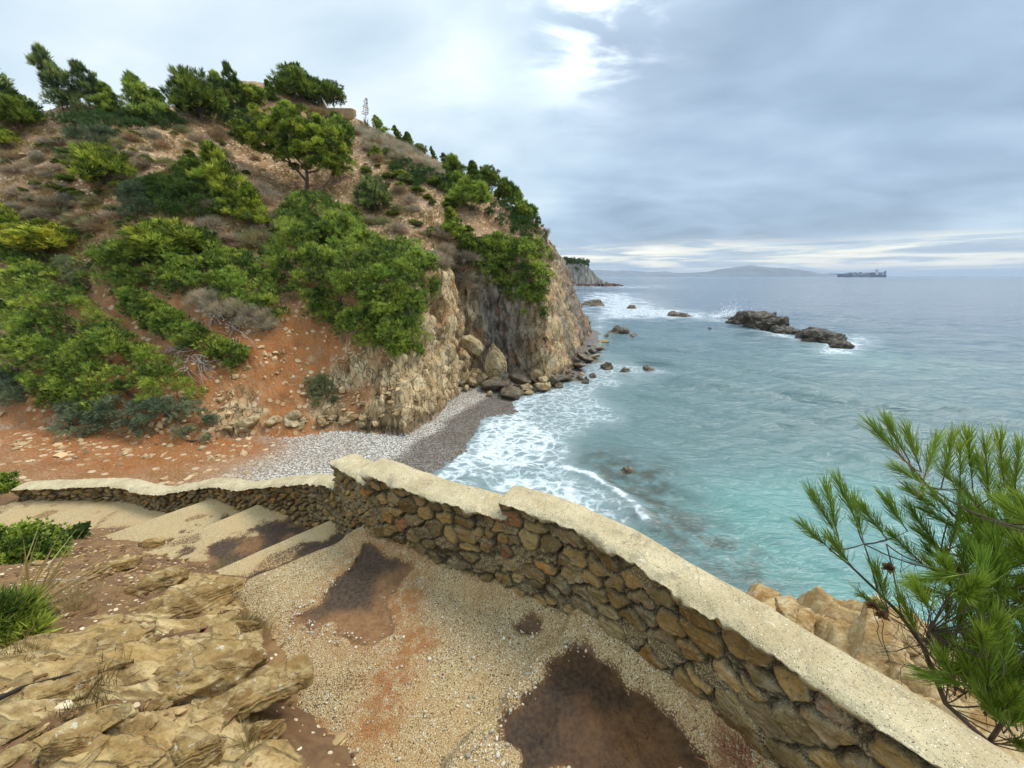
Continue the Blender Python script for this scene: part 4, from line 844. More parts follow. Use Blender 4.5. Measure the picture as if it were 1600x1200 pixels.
def wall_mats():
    m, g = newmat('rubble_masonry'); p = g.pos(); c = g.attr('Col', 'Color'); st = g.attr('stone')
    n1 = g.noise(p, 9, 5, .65); n2 = g.noise(p, 60, 4, .65); n3 = g.noise(g.scale(p, (18, 18, 70)), 1, 4, .6)
    c = g.mix(g.mr(n1, .4, .68, 0, .6), c, g.mix(1., c, (.62, .58, .52, 1), 'MULTIPLY'))
    c = g.mix(g.m('MULTIPLY', g.mr(n3, .45, .62, 0, .45), st), c, g.mix(1., c, (1.4, 1.32, 1.15, 1), 'MULTIPLY'))
    c = g.mix(g.mr(n2, .58, .70, 0, .55), c, lin('b7a37c')); c = g.mix(g.mr(n2, .42, .33, 0, .5), c, (.04, .03, .02, 1))
    c = g.mix(g.m('MULTIPLY', g.mr(g.noise(p, 4, 5, .7), .56, .66), .35), c, lin('9d9882'))
    gv = g.vor(p, 170, 'F1', 'Distance'); gc = g.n('SeparateColor', {'Color': g.vor(p, 170, 'F1', 'Color')}).outputs[0]; mo = g.m('SUBTRACT', 1., st)
    c = g.mix(g.m('MULTIPLY', mo, .7), c, g.mix(1., c, g.mix(gc, (.6, .56, .5, 1), (1.5, 1.45, 1.35, 1)), 'MULTIPLY')); c = g.mix(g.m('MULTIPLY', mo, g.mr(gv, .4, .7, 0, .7)), c, (.06, .045, .03, 1))
    fz = g.noise(g.scale(p, (26, 26, 60)), 1, 5, .7, .8); c = g.mix(g.m('MULTIPLY', g.mr(fz, .44, .36, 0, .55), st), c, (.05, .038, .022, 1))
    hh = g.m('ADD', g.m('ADD', g.m('MULTIPLY', n2, .5), g.m('MULTIPLY', n3, .3)), g.m('ADD', g.m('MULTIPLY', fz, .6), g.m('MULTIPLY', g.m('MULTIPLY', mo, gv), -.7)))
    g.surf(g.pbsdf(c, .92, g.bump(hh, 1., .011))); M['masonry'] = m
    m, g = newmat('sandy_cement'); p = g.pos(); n1 = g.noise(p, 6, 5, .6); n2 = g.noise(p, 140, 3, .65); n3 = g.noise(p, 45, 4, .65); v = g.vor(p, 460, 'F1', 'Color'); vs = g.n('SeparateColor', {'Color': v})
    c = g.mix(g.mr(n1, .3, .7), lin('ad9b76'), lin('c6b590')); c = g.mix(g.mr(n2, .55, .75, 0, .6), c, lin('8f7a54')); c = g.mix(g.mr(n3, .56, .72, 0, .5), c, lin('a08a60'))
    c = g.mix(g.m('GREATER_THAN', vs.outputs[0], .988), c, lin('ece4d0')); c = g.mix(g.m('LESS_THAN', vs.outputs[1], .05), c, lin('5f4f3a'))
    cw_ = g.vor(g.vm('ADD', p, g.vm('SCALE', g.noise(p, 7, 4, .6, out='Color'), .12)), 2.6, 'DISTANCE_TO_EDGE'); c = g.mix(g.m('MULTIPLY', g.mr(cw_, .0, .006, 1, 0), g.mr(g.noise(p, 3, 3), .46, .60, 0, .7)), c, (.08, .06, .04, 1)); c = g.mix(g.m('MULTIPLY', g.mr(g.noise(p, 11, 5, .7), .55, .68), .55), c, lin('857a62')); c = g.mix(g.m('MULTIPLY', g.mr(g.noise(p, 17, 5, .7), .60, .68), .6), c, lin('ddd5be'))
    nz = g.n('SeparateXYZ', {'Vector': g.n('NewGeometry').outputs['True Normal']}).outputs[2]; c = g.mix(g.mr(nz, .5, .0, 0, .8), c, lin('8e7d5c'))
    g.surf(g.pbsdf(c, .93, g.bump(g.m('ADD', g.m('MULTIPLY', n2, .35), n3), .9, .009))); M['coping'] = m
wall_mats()
def wall_run(parent, nodes, thick, cw, ch, res, seed, backz=3.5, lk=1., names=('stonework', 'coping')):
    s, P = path_smooth(nodes, res); P[:, 2:] += CAMZ; T = np.gradient(P[:, :2], axis=0); T = norm(T); Nn = np.stack([T[:, 1], -T[:, 0]], 1)
    Hh = (P[:, 3]-P[:, 2]).max(); nk = int(Hh/res)+2; f = np.linspace(0, 1, nk)
    S = np.broadcast_to(s[:, None], (len(s), nk)); zz = P[:, 2:3]+(P[:, 3:4]-.02-P[:, 2:3])*f[None]
    Hc = zz-(P[:, 3:4]*.75+P[:, 2:3]*.25)+10                    # courses follow the fall of the wall
    rel, col, st = masonry(S, Hc, cw, ch, seed)
    rel = rel-.012*f[None]+.02*fbm(xyz(S*2.2, zz*2.2, seed), 2); base = rel
    rel[0] = -thick*.5; rel[-1] = -thick*.5                     # return the face into the wall at its ends
    V = xyz(P[:, :1]+Nn[:, :1]*rel, P[:, 1:2]+Nn[:, 1:]*rel, zz)
    o = grid_mesh(names[0], V, M['masonry'], parent, True, {'stone': st}, col)
    # cement coping, ragged at its lower lip; its far side drops as the outer face of the wall
    nrag = fbm(xyz(s*5, 0*s, seed), 4); r2 = fbm(xyz(s*14, 0*s+4, seed), 3); lip = lk*(.022+.036*np.clip(nrag+.25, 0, 1)+.010*r2)
    wv = .012*fbm(xyz(s*3, 0*s+9, seed), 3)+.006*r2; fw = .015*fbm(xyz(s*3, 0*s+2, seed), 4)
    prof = [(.0*s-.02, -lip-.004), (.024+wv, -lip), (.032+wv, -lip*.55), (.026+wv, -.014+0*s), (.012+wv, -.001+0*s)]
    for q in np.linspace(.08, .92, 12): prof.append((-(thick+fw)*q+.01, .004*np.sin(q*pi)+.006*fbm(xyz(s*9, q*1.6+0*s, seed), 4)))
    prof += [(-(thick+fw), -.012+0*s), (-(thick+.012+fw), -.05+0*s), (-(thick+fw), -.3+0*s), (-(thick+.1)+0*s, backz-P[:, 3])]
    C = np.stack([xyz(P[:, 0]+Nn[:, 0]*a, P[:, 1]+Nn[:, 1]*a, P[:, 3]+b) for a, b in prof], 1)
    C[:, 1:17] += (.006*fbm(C[:, 1:17]*26., 4)-.010*sstep(fbm(C[:, 1:17]*9.+5, 3), .30, .55))[..., None]*np.array([.4, .4, 1.])
    cen = C.mean(1, keepdims=True)*0+xyz(P[:, 0]-Nn[:, 0]*thick*.5, P[:, 1]-Nn[:, 1]*thick*.5, P[:, 3]-.25)[:, None]
    C2 = np.concatenate([np.broadcast_to(cen[:1], C[:1].shape), C, np.broadcast_to(cen[-1:], C[-1:].shape)], 0)
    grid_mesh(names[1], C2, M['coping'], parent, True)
def build_walls():
    t = empty('stone_parapet', (-.05, 1.66, 6.4), 'rubble stone parapet with sandy cement top, nearer and taller, along the path', 'wall')
    def run(nodes, **k):
        nn = [(x-t.location.x, y-t.location.y, a, b) for x, y, a, b in nodes]
        wall_run(t, nn, **k)
        for c in t.children:
            if c.location.z == 0: c.location.z = -t.location.z
    run([(-1.25,2.43,-1.95,-1.235),(-1.05,2.24,-1.85,-1.20),(-.865,2.055,-1.7,-1.18)], thick=.17, cw=.085, ch=.048, res=.005, seed=3)
    run([(-.885,2.065,-1.68,-1.10),(-.55,1.885,-1.66,-1.115),(-.3,1.755,-1.64,-1.12),(-.02,1.632,-1.63,-1.125)], thick=.17, cw=.115, ch=.060, res=.0048, seed=7)
    run([(-.05,1.645,-1.63,-1.035),(.15,1.535,-1.62,-1.035),(.31,1.435,-1.6,-1.04),(.55,1.17,-1.58,-1.045),(.735,.95,-1.56,-1.05),(.87,.77,-1.55,-1.05),(1.02,.53,-1.55,-1.04),(1.15,.25,-1.55,-1.03),(1.3,-.3,-1.5,-1.0)], thick=.15, cw=.125, ch=.060, res=.0045, seed=19)
    t2 = empty('low_stone_wall', (-3.2, 3.5, 5.7), 'low rubble wall with pale cement top bordering the lower steps', 'wall')
    nn = [(-5.6,3.83,-2.6,-2.29),(-5.0,3.84,-2.6,-2.265),(-4.35,3.82,-2.6,-2.235),(-3.83,3.62,-2.62,-2.25),(-3.45,3.56,-2.6,-2.14),(-3.06,3.50,-2.55,-2.04),(-2.6,3.22,-2.4,-1.93),(-2.29,3.04,-2.25,-1.80),(-1.75,2.77,-2.1,-1.60),(-1.36,2.52,-2.0,-1.45),(-1.24,2.42,-1.95,-1.42)]
    wall_run(t2, [(x-t2.location.x, y-t2.location.y, a, b) for x, y, a, b in nn], .17, .095, .045, .007, 31, lk=.6)
    for c in t2.children: c.location.z = -t2.location.z
build_walls()
# loose gravel: thickest along the muddy edges
def build_gravel():
    r_ = np.random.default_rng(6); V0, F0 = ico(1)
    a = r_.uniform(0, 3., 26000); b = r_.uniform(0, 2.0, 26000); x = Q[0]+a*W_[0]-b*E[0]; y = Q[1]+a*W_[1]-b*E[1]
    z, m1, m2, m3 = terrace_z(x, y); n = fbm(xyz(x*4, y*4, 1.), 3)
    pr = .10+.9*np.exp(-((m2+.05)/.05)**2)*(n > -.25)+.8*np.exp(-((m1+.03)/.04)**2)*(n > -.1)+.35*np.exp(-((m3+.02)/.03)**2)
    bk = bank0(x, y); k = (r_.random(len(x)) < pr) & (wall_side(x, y) < -.03) & (bk < z+.02) & (m2 < .03) & (m1 < .02)
    x, y, z = x[k], y[k], z[k]; n = len(x); R = r_.gamma(4, .00085, n).clip(.0015, .009)
    V = V0[None]*(R[:, None, None]*r_.uniform(.6, 1.3, (n, 1, 3)))*(1+.25*r_.normal(size=(n, len(V0), 1)))+np.stack([x, y, z+R*.35], 1)[:, None]
    c = np.array(lin('cfc6b4')[:3])*r_.uniform(.45, 1.15, (n, 1))*np.array([1, .96, .88])
    m, g = newmat('gravel'); g.surf(g.pbsdf(g.attr('Col', 'Color'), .85))
    o = mesh('loose_gravel', V.reshape(-1, 3), (F0[None]+len(V0)*np.arange(n)[:, None, None]).reshape(-1, 3), m, None, True, None, np.repeat(c, len(V0), 0).clip(.02, .9))
    tag(o, 'pale loose gravel strewn along the puddle edges', 'gravel', kind='stuff')
    # stones scattered on the slope
    r_ = np.random.default_rng(16); n = 0; Ps = []
    for (u0, u1, y0, y1, cnt, sz) in [(330,680,500,640,1100,.06),(0,330,560,740,700,.06),(20,420,200,340,260,.16),(400,720,210,400,420,.15),(430,560,595,660,140,.08),(240,470,640,760,160,.08)]:
        for _ in range(cnt):
            P, t = hit(r_.uniform(u0, u1), r_.uniform(y0, y1))
            if P[2] > .7: (pn(P[None]*.55)[0] > r_.uniform(-.35, .5)) and Ps.append(np.r_[P, min(.17, sz*r_.gamma(1.3, .75)+.02)])
    Ps = np.array(Ps); n = len(Ps); R = Ps[:, 3]
    V = V0[None]*(R[:, None, None]*r_.uniform(.35, 1.3, (n, 1, 3)))*(1+.30*r_.normal(size=(n, len(V0), 1))).clip(.4, 1.6)+Ps[:, None, :3]
    c = np.array(lin('c2a67c')[:3])*r_.uniform(.6, 1.2, (n, 1))
    tag(mesh('scree_stones', V.reshape(-1, 3), (F0[None]+len(V0)*np.arange(n)[:, None, None]).reshape(-1, 3), m, None, False, None, np.repeat(c, len(V0), 0).clip(.02, .9)), 'pale stones scattered over the eroded slope', 'stones', kind='stuff')
build_gravel()
# rocky ledge outside the parapet
def build_ledge():
    x = np.arange(.35, 6.2, .022)[:, None]; y = np.arange(-1.2, 4.6, .022)[None]; x, y = np.broadcast_arrays(x, y)
    o = wall_side(x, y); K = [(.2,1.65),(.9,1.45),(1.9,2.35),(2.55,3.2),(3.1,3.15),(3.65,2.9),(4.6,2.1),(5.4,.6),(5.4,-1.2),(1.4,-1.2),(1.2,.0),(.8,.8)]
    q = psdf(x, y, K); n = fbm(xyz(x*1.2, y*1.2, 6.), 4)
    z = np.minimum(5.85-.26*np.clip(o, 0, 9)+.10*n, 4.27+2.0*(q+.18*n)); z = np.maximum(z, -1.)
    u = x*.75+y*.66; s = x*-.66+y*.75; ph = u*5.2+.9*fbm(xyz(x, y, 2.), 3); fr = ph-np.floor(ph); led = np.minimum(fr/.7, (1-fr)/.3)
    z = z+.11*led+.20*pn(xyz(np.floor(ph)*1.7, s*1.6, 0.))+.07*fbm(xyz(x*4, y*4, 1.), 4)
    Fm = keep_faces(x, gridfaces(*x.shape), (o > .16) & (z > -.9))
    o_ = mesh('rocky_ledge', xyz(x, y, z).reshape(-1, 3), Fm, M['ledge'], None, True); tag(o_, 'sunlit tan rock ledge outside the parapet above the water', kind='structure')
build_ledge()
def ledge_rocks():
    r_ = np.random.default_rng(71)
    for k in range(16):
        u = r_.uniform(1180, 1430); f = (u-1180)/250; y = 925+45*f+r_.uniform(-6, 42); t = 3.9-.5*f-r_.uniform(0, .7); P = att(u, y, t); s_ = r_.uniform(.18, .42)
        put_rock('rock', P-np.array([0, 0, .16]), (s_, s_*.5, s_*.5), 700+k, M['ledge'], 'tan knob of layered rock on the ledge outside the parapet', 'rock', 'rock knobs on the outer ledge', 4, (r_.normal()*.3, r_.normal()*.3, .8+r_.normal()*.3), cuts=16, box=.75, samp=.09, amp=.1, fine=.06, strata=(.2, .7, .6))
ledge_rocks()
# ------------------------------------------------------------------ vegetation
def limbs(base, targets, r0, r_, sag=.12, trunk_to=None):
    """tapered trunk with limbs curving out to the given points"""
    paths = []; base = np.asarray(base, float); targets = np.asarray(targets)
    top = np.asarray(trunk_to if trunk_to is not None else targets.mean(0)*np.array([.8, .8, .95]))
    f = np.linspace(0, 1, 7)[:, None]; wob = r_.normal(size=(7, 3))*np.linalg.norm(top-base)*.025; wob[0] = 0
    tr = base+(top-base)*f+wob; paths.append((tr, np.linspace(r0, r0*.35, 7)))
    for tg in targets:
        k = r_.uniform(.3, .95); i = int(k*6); a = tr[i]; g_ = np.linspace(0, 1, 5)[:, None]
        c = a+(tg-a)*g_+np.array([0, 0, 1])*np.sin(g_*pi)*np.linalg.norm(tg-a)*sag*r_.uniform(-1, 1)
        paths.append((c, np.linspace(r0*.42*(1.1-.6*k), r0*.07, 5)))
    return tubes(paths, 5)
def proto_tree(kind, seed):
    """unit-height tree: crown + trunk meshes"""
    r_ = np.random.default_rng(seed); C = []; R = []
    if kind == 'cone':
        for i in range(80):
            f = r_.random()**1.05; z = .06+.88*f; rr = .36*(1-f)**.7*r_.uniform(.4, 1.)*(1+.3*sin(f*19+i%3))+.01; a = r_.uniform(0, 2*pi)
            C.append((rr*cos(a)-.12*f, rr*sin(a), z)); R.append(.065+.05*(1-f))
        sz, per, lean = .10, 20, (-.35, 0, .35)
    elif kind == 'gaunt':
        for i in range(58):
            f = r_.random()**1.1; z = .08+.86*f; rr = .40*(1-f)**.55*r_.uniform(.15, 1.)*(1+.4*sin(f*17+i%4)); a = r_.uniform(0, 2*pi)
            C.append((rr*cos(a)-.34*f+.14, rr*sin(a), z)); R.append(.055+.045*(1-f))
        sz, per, lean = .11, 17, (-.8, 0, .55)
    else:
        for i in range(58):
            d = r_.normal(size=3); d[2] = abs(d[2])*.9; d /= np.linalg.norm(d); k = r_.uniform(.6, 1.)
            C.append((d[0]*.40*k, d[1]*.40*k, .22+d[2]*.66*k)); R.append(r_.uniform(.10, .15))
        sz, per, lean = .10, 24, (-.2, 0, .3)
    C = np.array(C); R = np.array(R)
    V, Fs, t = crown(C, R, per, sz*1.1, 10, r_, .8, .7, lean, .055, .40)
    Vt, Ft = limbs((0, 0, -.06), C[r_.permutation(len(C))[:16]], .022, r_, trunk_to=(-.08 if kind != 'round' else 0, 0, .78 if kind != 'round' else .5))
    return V, Fs, t, Vt, Ft
PROT = {}
def proto_meshes(kind, v):
    if (kind, v) not in PROT:
        V, Fs, t, Vt, Ft = proto_tree(kind, 40+v*7+len(kind))
        o1 = mesh('crown', V, Fs, M['pine'], None, False, {'tint': t}); o2 = mesh('trunk', Vt, Ft, M['bark'], None, True)
        PROT[(kind, v)] = (o1.data, o2.data); bpy.data.objects.remove(o1); bpy.data.objects.remove(o2)
    return PROT[(kind, v)]
TONE = {'bright': (1.25, 1.18, .9, 1), 'mid': (1.04, 1.08, 1.05, 1), 'dark': (.66, .72, .62, 1), 'grey': (.92, .90, 1.7, 1), 'yellow': (1.5, 1.25, .9, 1)}
def tree(u, yb, ytop, hw, kind, tone, label, v=0, cat='tree', group=None, nm='pine_tree', rz=None):
    P, t = hit(u, yb)
    if t > 100: P = att(u, yb, 45.); t = 45.
    t = P[1]*CP_-(P[2]-CAMZ)*SP_
    hgt = max(.3, (P[1]*SP_+0)*0+(yb-ytop)/F*t*1.02); wid = hw*2/F*t; sx_ = wid/(.80 if kind != 'round' else .95)
    hgt *= .86 if kind != 'round' else .94
    e = empty(nm, (P[0], P[1], P[2]-.05*hgt), label, cat, group, rz if rz is not None else (v*.7-.7)*.5, (sx_, sx_, hgt))
    for nm_, me in zip(('crown', 'trunk'), proto_meshes(kind, v)):
        o = bpy.data.objects.new(nm_, me); COL.objects.link(o); o.parent = e; o.color = TONE[tone]
    return e
G1 = 'windswept pines along the ridge'; G2 = 'small pines on the seaward ridge'; G3 = 'young pines on the slope'
for a in [(12,195,95,34,'gaunt','grey','grey green pine filling the top left corner of the ridge',0,G1),(30,205,140,36,'round','dark','low dense pine under the top left ridge pine',1,G1),
          (100,172,74,25,'gaunt','grey','tallest windswept pine on the left ridge',1,G1),(152,172,100,25,'gaunt','grey','sparse windswept pine right of the tallest ridge pine',2,G1),(178,180,130,20,'cone','mid','short pine between the sparse pine and the twin topped one',1,G1),
          (228,190,113,25,'gaunt','mid','leaning dense pine standing alone at the left ridge centre',0,G1),(255,182,140,18,'cone','mid','short bushy pine against the leaning dense ridge pine',2,G1),(316,192,108,38,'round','dark','broad dark ridge pine with a ragged flat top',0,G1),(350,172,112,20,'cone','mid','pine squeezed behind the broad dark ridge pine',0,G1),
          (372,168,100,15,'gaunt','dark','slim dark pine poking up right of the broad ridge pine',2,G1),(398,168,128,22,'round','bright','light green low pine at the ridge saddle',2,G1),(424,158,126,10,'cone','dark','tiny spindly pine in the ridge saddle',1,G1),
          (462,160,98,32,'round','dark','tall dark pine above the hilltop ruin',1,G1),(494,165,116,28,'round','dark','rounded dark pine just left of the ruin',2,G1),(522,165,126,20,'round','dark','dark pine leaning over the ruin wall',0,G1),
          (594,212,180,12,'gaunt','mid','first small pine below the agave stalk',0,G2),(622,222,196,8,'gaunt','dark','dark pointed sapling right of the first small pine',1,G2),(640,233,206,10,'cone','dark','dark sapling third along the seaward ridge',2,G2),
          (657,242,224,12,'round','grey','greyish sapling fourth along the seaward ridge',0,G2),(677,250,228,5,'gaunt','dark','small dark sapling halfway down the seaward ridge',1,G2),(697,262,239,9,'gaunt','dark','lone dark sapling above the pine thicket',2,G2),
          (716,302,240,26,'cone','mid','tall pine at the left of the seaward thicket',0,G2),(737,330,270,34,'round','mid','bushy pine at the front of the seaward thicket',1,G2),(742,290,250,14,'cone','dark','dark pine top behind the thicket',2,G2),(764,298,256,20,'round','dark','dark rounded pine right of the thicket',0,G2),(790,318,272,18,'round','dark','dark pine nearest the headland drop',2,G2),(806,325,288,12,'round','mid','small pine beside the dark headland pine',1,G2),(820,350,308,22,'round','mid','last bushy pine at the headland edge',2,G2),
          (172,296,222,40,'round','bright','bright bushy pine alone on the left slope',0,G3),(352,312,220,34,'cone','bright','tall bright cone shaped pine at mid slope',1,G3),(354,336,286,20,'cone','bright','small bright sapling below the tall cone shaped pine',0,G3),(404,354,284,26,'cone','bright','upright young pine left of the umbrella pine foot',2,G3),
          (302,280,238,24,'round','dark','dark rounded shrub pine beside the tall cone shaped one',1,G3),(454,208,164,22,'round','bright','bright pine directly above the umbrella crown',0,G3),(505,232,190,18,'round','mid','left one of two pines right of the umbrella crown',1,G3),(534,238,176,26,'round','mid','right one of two pines above the umbrella crown',2,G3),
          (588,335,270,28,'round','grey','thin grey green pine right of the umbrella pine',0,G3),(591,248,228,11,'cone','bright','bright sapling below the seaward ridge',2,G3),(710,376,322,20,'cone','bright','bright young pine on the bare slope above the cliff',1,G3),(8,382,312,32,'round','bright','bright pine at the left edge above the big bush',2,G3),(4,232,196,24,'round','bright','bright pine at the left edge high on the slope',1,G3),
          (268,412,332,56,'round','bright','bright rounded pine bush above the path end',2,G3),(320,398,350,26,'round','dark','dark green bush behind the bright rounded one',0,G3),(70,400,338,50,'round','yellow','yellowish sparse bush on the far left slope',1,G3),(735,402,360,22,'round','dark','dark bush below the bright young cliff pine',2,G3)]:
    tree(*a[:7], v=a[7], group=a[8])
def small_shrubs():
    r_ = np.random.default_rng(123)
    for poly, n, lb_, gp in [([(0,215),(250,205),(400,215),(390,300),(250,290),(20,330)], 34, 'small low green shrub dotted among the dry scrub of the upper slope', 'small green shrubs on the upper slope'), ([(420,175),(520,190),(600,240),(720,310),(700,340),(560,270)], 26, 'small low green shrub below the ruin and ridge line', 'small green shrubs below the ridge'), ([(560,320),(700,340),(840,380),(830,400),(700,400)], 14, 'small green shrub on the bare shoulder above the cliff', 'small green shrubs above the cliff'), ([(20,330),(200,330),(420,390),(380,420),(120,400)], 16, 'small olive shrub beside the large pine shrubs of the lower slope', 'small olive shrubs between the large bushes')]:
        poly = np.array(poly, float); c = 0
        while c < n:
            u, y = r_.uniform(poly.min(0), poly.max(0))
            if not inpoly(np.array([u]), np.array([y]), poly)[0]: continue
            c += 1; hw = r_.uniform(5, 13); tree(u, y, y-hw*r_.uniform(.9, 1.5), hw, 'round', r_.choice(['dark', 'grey', 'mid', 'bright'], p=[.4, .25, .2, .15]), lb_, int(r_.integers(3)), 'shrub', gp, 'shrub', rz=r_.uniform(0, 6.28))
small_shrubs()
# low shrubs as patches laid on the slope
def patch(poly, n, hmax, rad, label, mat='pine', tone='mid', per=26, size=.20, k=7, cat='shrub', nm='shrub', seed=0, lean=(-.25, 0, .1), trunks=8, width=.12, up=.5, flat=.72, low=.1, group=None, bark='bark'):
    r_ = np.random.default_rng(seed+100); poly = np.array(poly, float); C = []; R = []
    lo, hi = poly.min(0), poly.max(0); tries = 0
    while len(C) < n and tries < n*40:
        tries += 1; u, y = r_.uniform(lo, hi)
        s = psdf(np.array([u]), np.array([y]), poly)[0]
        if s < 0: continue
        P, t = hit(u, y)
        if t > 90: continue
        lump = .62+.75*float(pn(np.array([[P[0]*.75, P[1]*.75, seed*3.3]]))[0]); hh = hmax*1.15*min(1, .25+s/F*t/(hmax*1.1))*max(.2, lump+.25); P = P+np.array([0, 0, low+hh*r_.uniform(.45, 1.)**.7-.25*hmax*0])
        C.append(P); R.append(rad*r_.uniform(.55, 1.25))
    C = np.array(C); R = np.array(R); base = C.mean(0); gz = ground(base[0], base[1]); base = np.array([base[0], base[1], gz])
    e = empty(nm, base, label, cat, group); C = C-base
    V, Fs, t = crown(C, R, int(per*1.5), size*1.1, k+3, r_, flat, up+.15, lean, width*.50, .44)
    o = mesh('crown', V, Fs, M[mat], e, False, {'tint': t}); o.color = TONE[tone]
    if trunks:
        idx = r_.permutation(len(C))[:trunks*3]; paths = []
        for q in range(trunks):
            a = C[idx[q]].copy(); a[2] = ground(a[0]+base[0], a[1]+base[1])-base[2]-.15
            near = C[np.argsort(((C-a)**2).sum(1))[:6]]
            f = np.linspace(0, 1, 6)[:, None]; rt = np.array([0, 0, -.2])*(1-f)+a*f; rt[:, 2] = [ground(q_[0]+base[0], q_[1]+base[1])-base[2]-.06 for q_ in rt]; rt[-1] = a; paths.append((rt, np.linspace(.07, .05, 6)))
            for tg in near[r_.permutation(6)[:4]]:
                f = np.linspace(0, 1, 5)[:, None]; c = a+(tg-a)*f+r_.normal(size=(5, 3))*.05*f; paths.append((c, np.linspace(.05, .012, 5)))
        Vt, Ft = tubes(paths, 5); mesh('trunk', Vt, Ft, M[bark], e, True)
    return e
patch([(0,385),(60,395),(105,440),(150,500),(215,550),(285,600),(318,640),(270,650),(150,650),(80,660),(60,615),(20,600),(0,600)], 250, 1.25, .42, 'largest spreading pine shrub covering the lower left slope', tone='mid', per=30, size=.17, seed=1, trunks=14)
patch([(85,655),(110,640),(200,640),(320,640),(342,672),(330,692),(250,690),(160,682),(100,690)], 80, .45, .30, 'grey green twiggy shrub fringing the foot of the largest pine shrub', 'grey_leaf', 'mid', 26, .13, seed=2, trunks=8)
patch([(0,585),(28,590),(34,625),(20,640),(0,640)], 22, .7, .32, 'small grey green shrub at the left edge below the big shrub', 'grey_leaf', 'mid', 26, .14, seed=3, trunks=4)
patch([(135,425),(170,398),(230,392),(300,415),(320,450),(300,470),(230,468),(170,460),(140,445)], 90, 1.2, .42, 'wide green shrub at the top of the red path', seed=4, size=.19, trunks=8)
patch([(290,430),(350,410),(400,420),(440,470),(445,505),(400,512),(350,490),(300,470)], 95, 1.4, .45, 'shrub with a dark hollow base left of the great cliff bush', seed=5, size=.20, trunks=9)
patch([(415,420),(440,370),(500,350),(560,365),(610,400),(650,395),(678,430),(680,470),(655,510),(660,545),(610,560),(570,545),(520,520),(470,485),(430,455)], 360, 1.8, .50, 'great dense pine bush overhanging the orange slope', seed=6, size=.21, per=30, trunks=14)
patch([(440,345),(470,315),(520,325),(560,345),(580,385),(540,400),(470,395),(445,375)], 110, 1.4, .50, 'rounded pine bush rising behind the great dense bush', seed=7, size=.21, trunks=6)
patch([(600,555),(640,545),(662,552),(655,568),(620,562)], 24, .5, .30, 'low green tuft at the lip of the pale cliff', seed=8, size=.17, trunks=3)
patch([(735,440),(745,400),(780,385),(830,388),(858,405),(862,440),(845,470),(850,505),(825,500),(790,470),(760,458)], 190, 1.6, .46, 'bright pine bush spilling over the cliff alcove', seed=9, size=.20, per=30, trunks=9)
patch([(178,468),(210,465),(260,490),(310,520),(350,540),(392,565),(390,585),(350,580),(310,560),(250,535),(200,498)], 110, .75, .34, 'creeping shrub strip running diagonally down the red slope', seed=10, size=.16, trunks=8)
patch([(215,300),(250,285),(300,290),(330,310),(325,345),(280,348),(230,330)], 95, .8, .45, 'deep green low shrub beside the grey one', 'dark_leaf', 'bright', 28, .17, seed=11, trunks=5)
patch([(185,315),(215,300),(240,318),(235,345),(205,348)], 36, .8, .40, 'grey green rounded shrub left of the deep green one', 'grey_leaf', 'dark', 28, .17, seed=12, trunks=4)
patch([(610,262),(640,258),(690,280),(720,300),(700,308),(660,290),(620,275)], 60, .5, .40, 'dark green mat of shrub on the seaward slope', 'dark_leaf', 'mid', 24, .18, seed=13, trunks=0)
patch([(640,282),(655,278),(662,292),(648,298)], 10, .6, .42, 'small round dark shrub on the bare slope', 'dark_leaf', 'mid', 26, .18, seed=14, trunks=2)
patch([(345,185),(400,180),(430,200),(400,215),(360,205)], 46, .7, .5, 'dark green low thicket under the ridge', 'dark_leaf', 'mid', 24, .2, seed=15, trunks=0)
patch([(60,195),(150,185),(250,190),(300,200),(240,205),(120,205)], 60, .5, .5, 'thin olive scrub below the left ridge pines', 'dark_leaf', 'mid', 22, .2, seed=16, trunks=0)
patch([(100,218),(150,205),(190,222),(150,238)], 30, .6, .45, 'olive shrub on the upper left slope', 'grey_leaf', 'dark', 24, .18, seed=17, trunks=0)
patch([(760,330),(800,318),(845,345),(850,375),(820,380),(770,352)], 80, .6, .40, 'dark scrub covering the headland shoulder', 'dark_leaf', 'mid', 26, .18, seed=18, trunks=0)
patch([(480,605),(505,598),(525,615),(522,640),(495,640),(480,622)], 28, .5, .22, 'lone small green shrub on the orange slope', 'grey_leaf', 'bright', 26, .12, seed=19, trunks=4)
patch([(290,475),(340,470),(420,500),(440,520),(400,525),(340,505)], 60, .5, .34, 'grey dead twiggy underside of the hollow based shrub', 'twig', 'mid', 30, .30, 4, seed=20, trunks=6, width=.03)
patch([(100,415),(130,425),(135,450),(110,460),(95,440)], 22, .6, .32, 'small olive shrub between the big shrub and red path', 'grey_leaf', 'bright', 26, .14, seed=21, trunks=3)
patch([(550,200),(600,215),(660,250),(730,290),(720,300),(640,262),(580,240)], 110, .45, .40, 'bare grey scrub band along the seaward ridge', 'twig', 'mid', 40, .40, 4, seed=22, trunks=0, width=.025)
patch([(0,790),(22,785),(20,755),(8,750),(0,755)], 1, .2, .1, 'green tuft', seed=23) if False else None
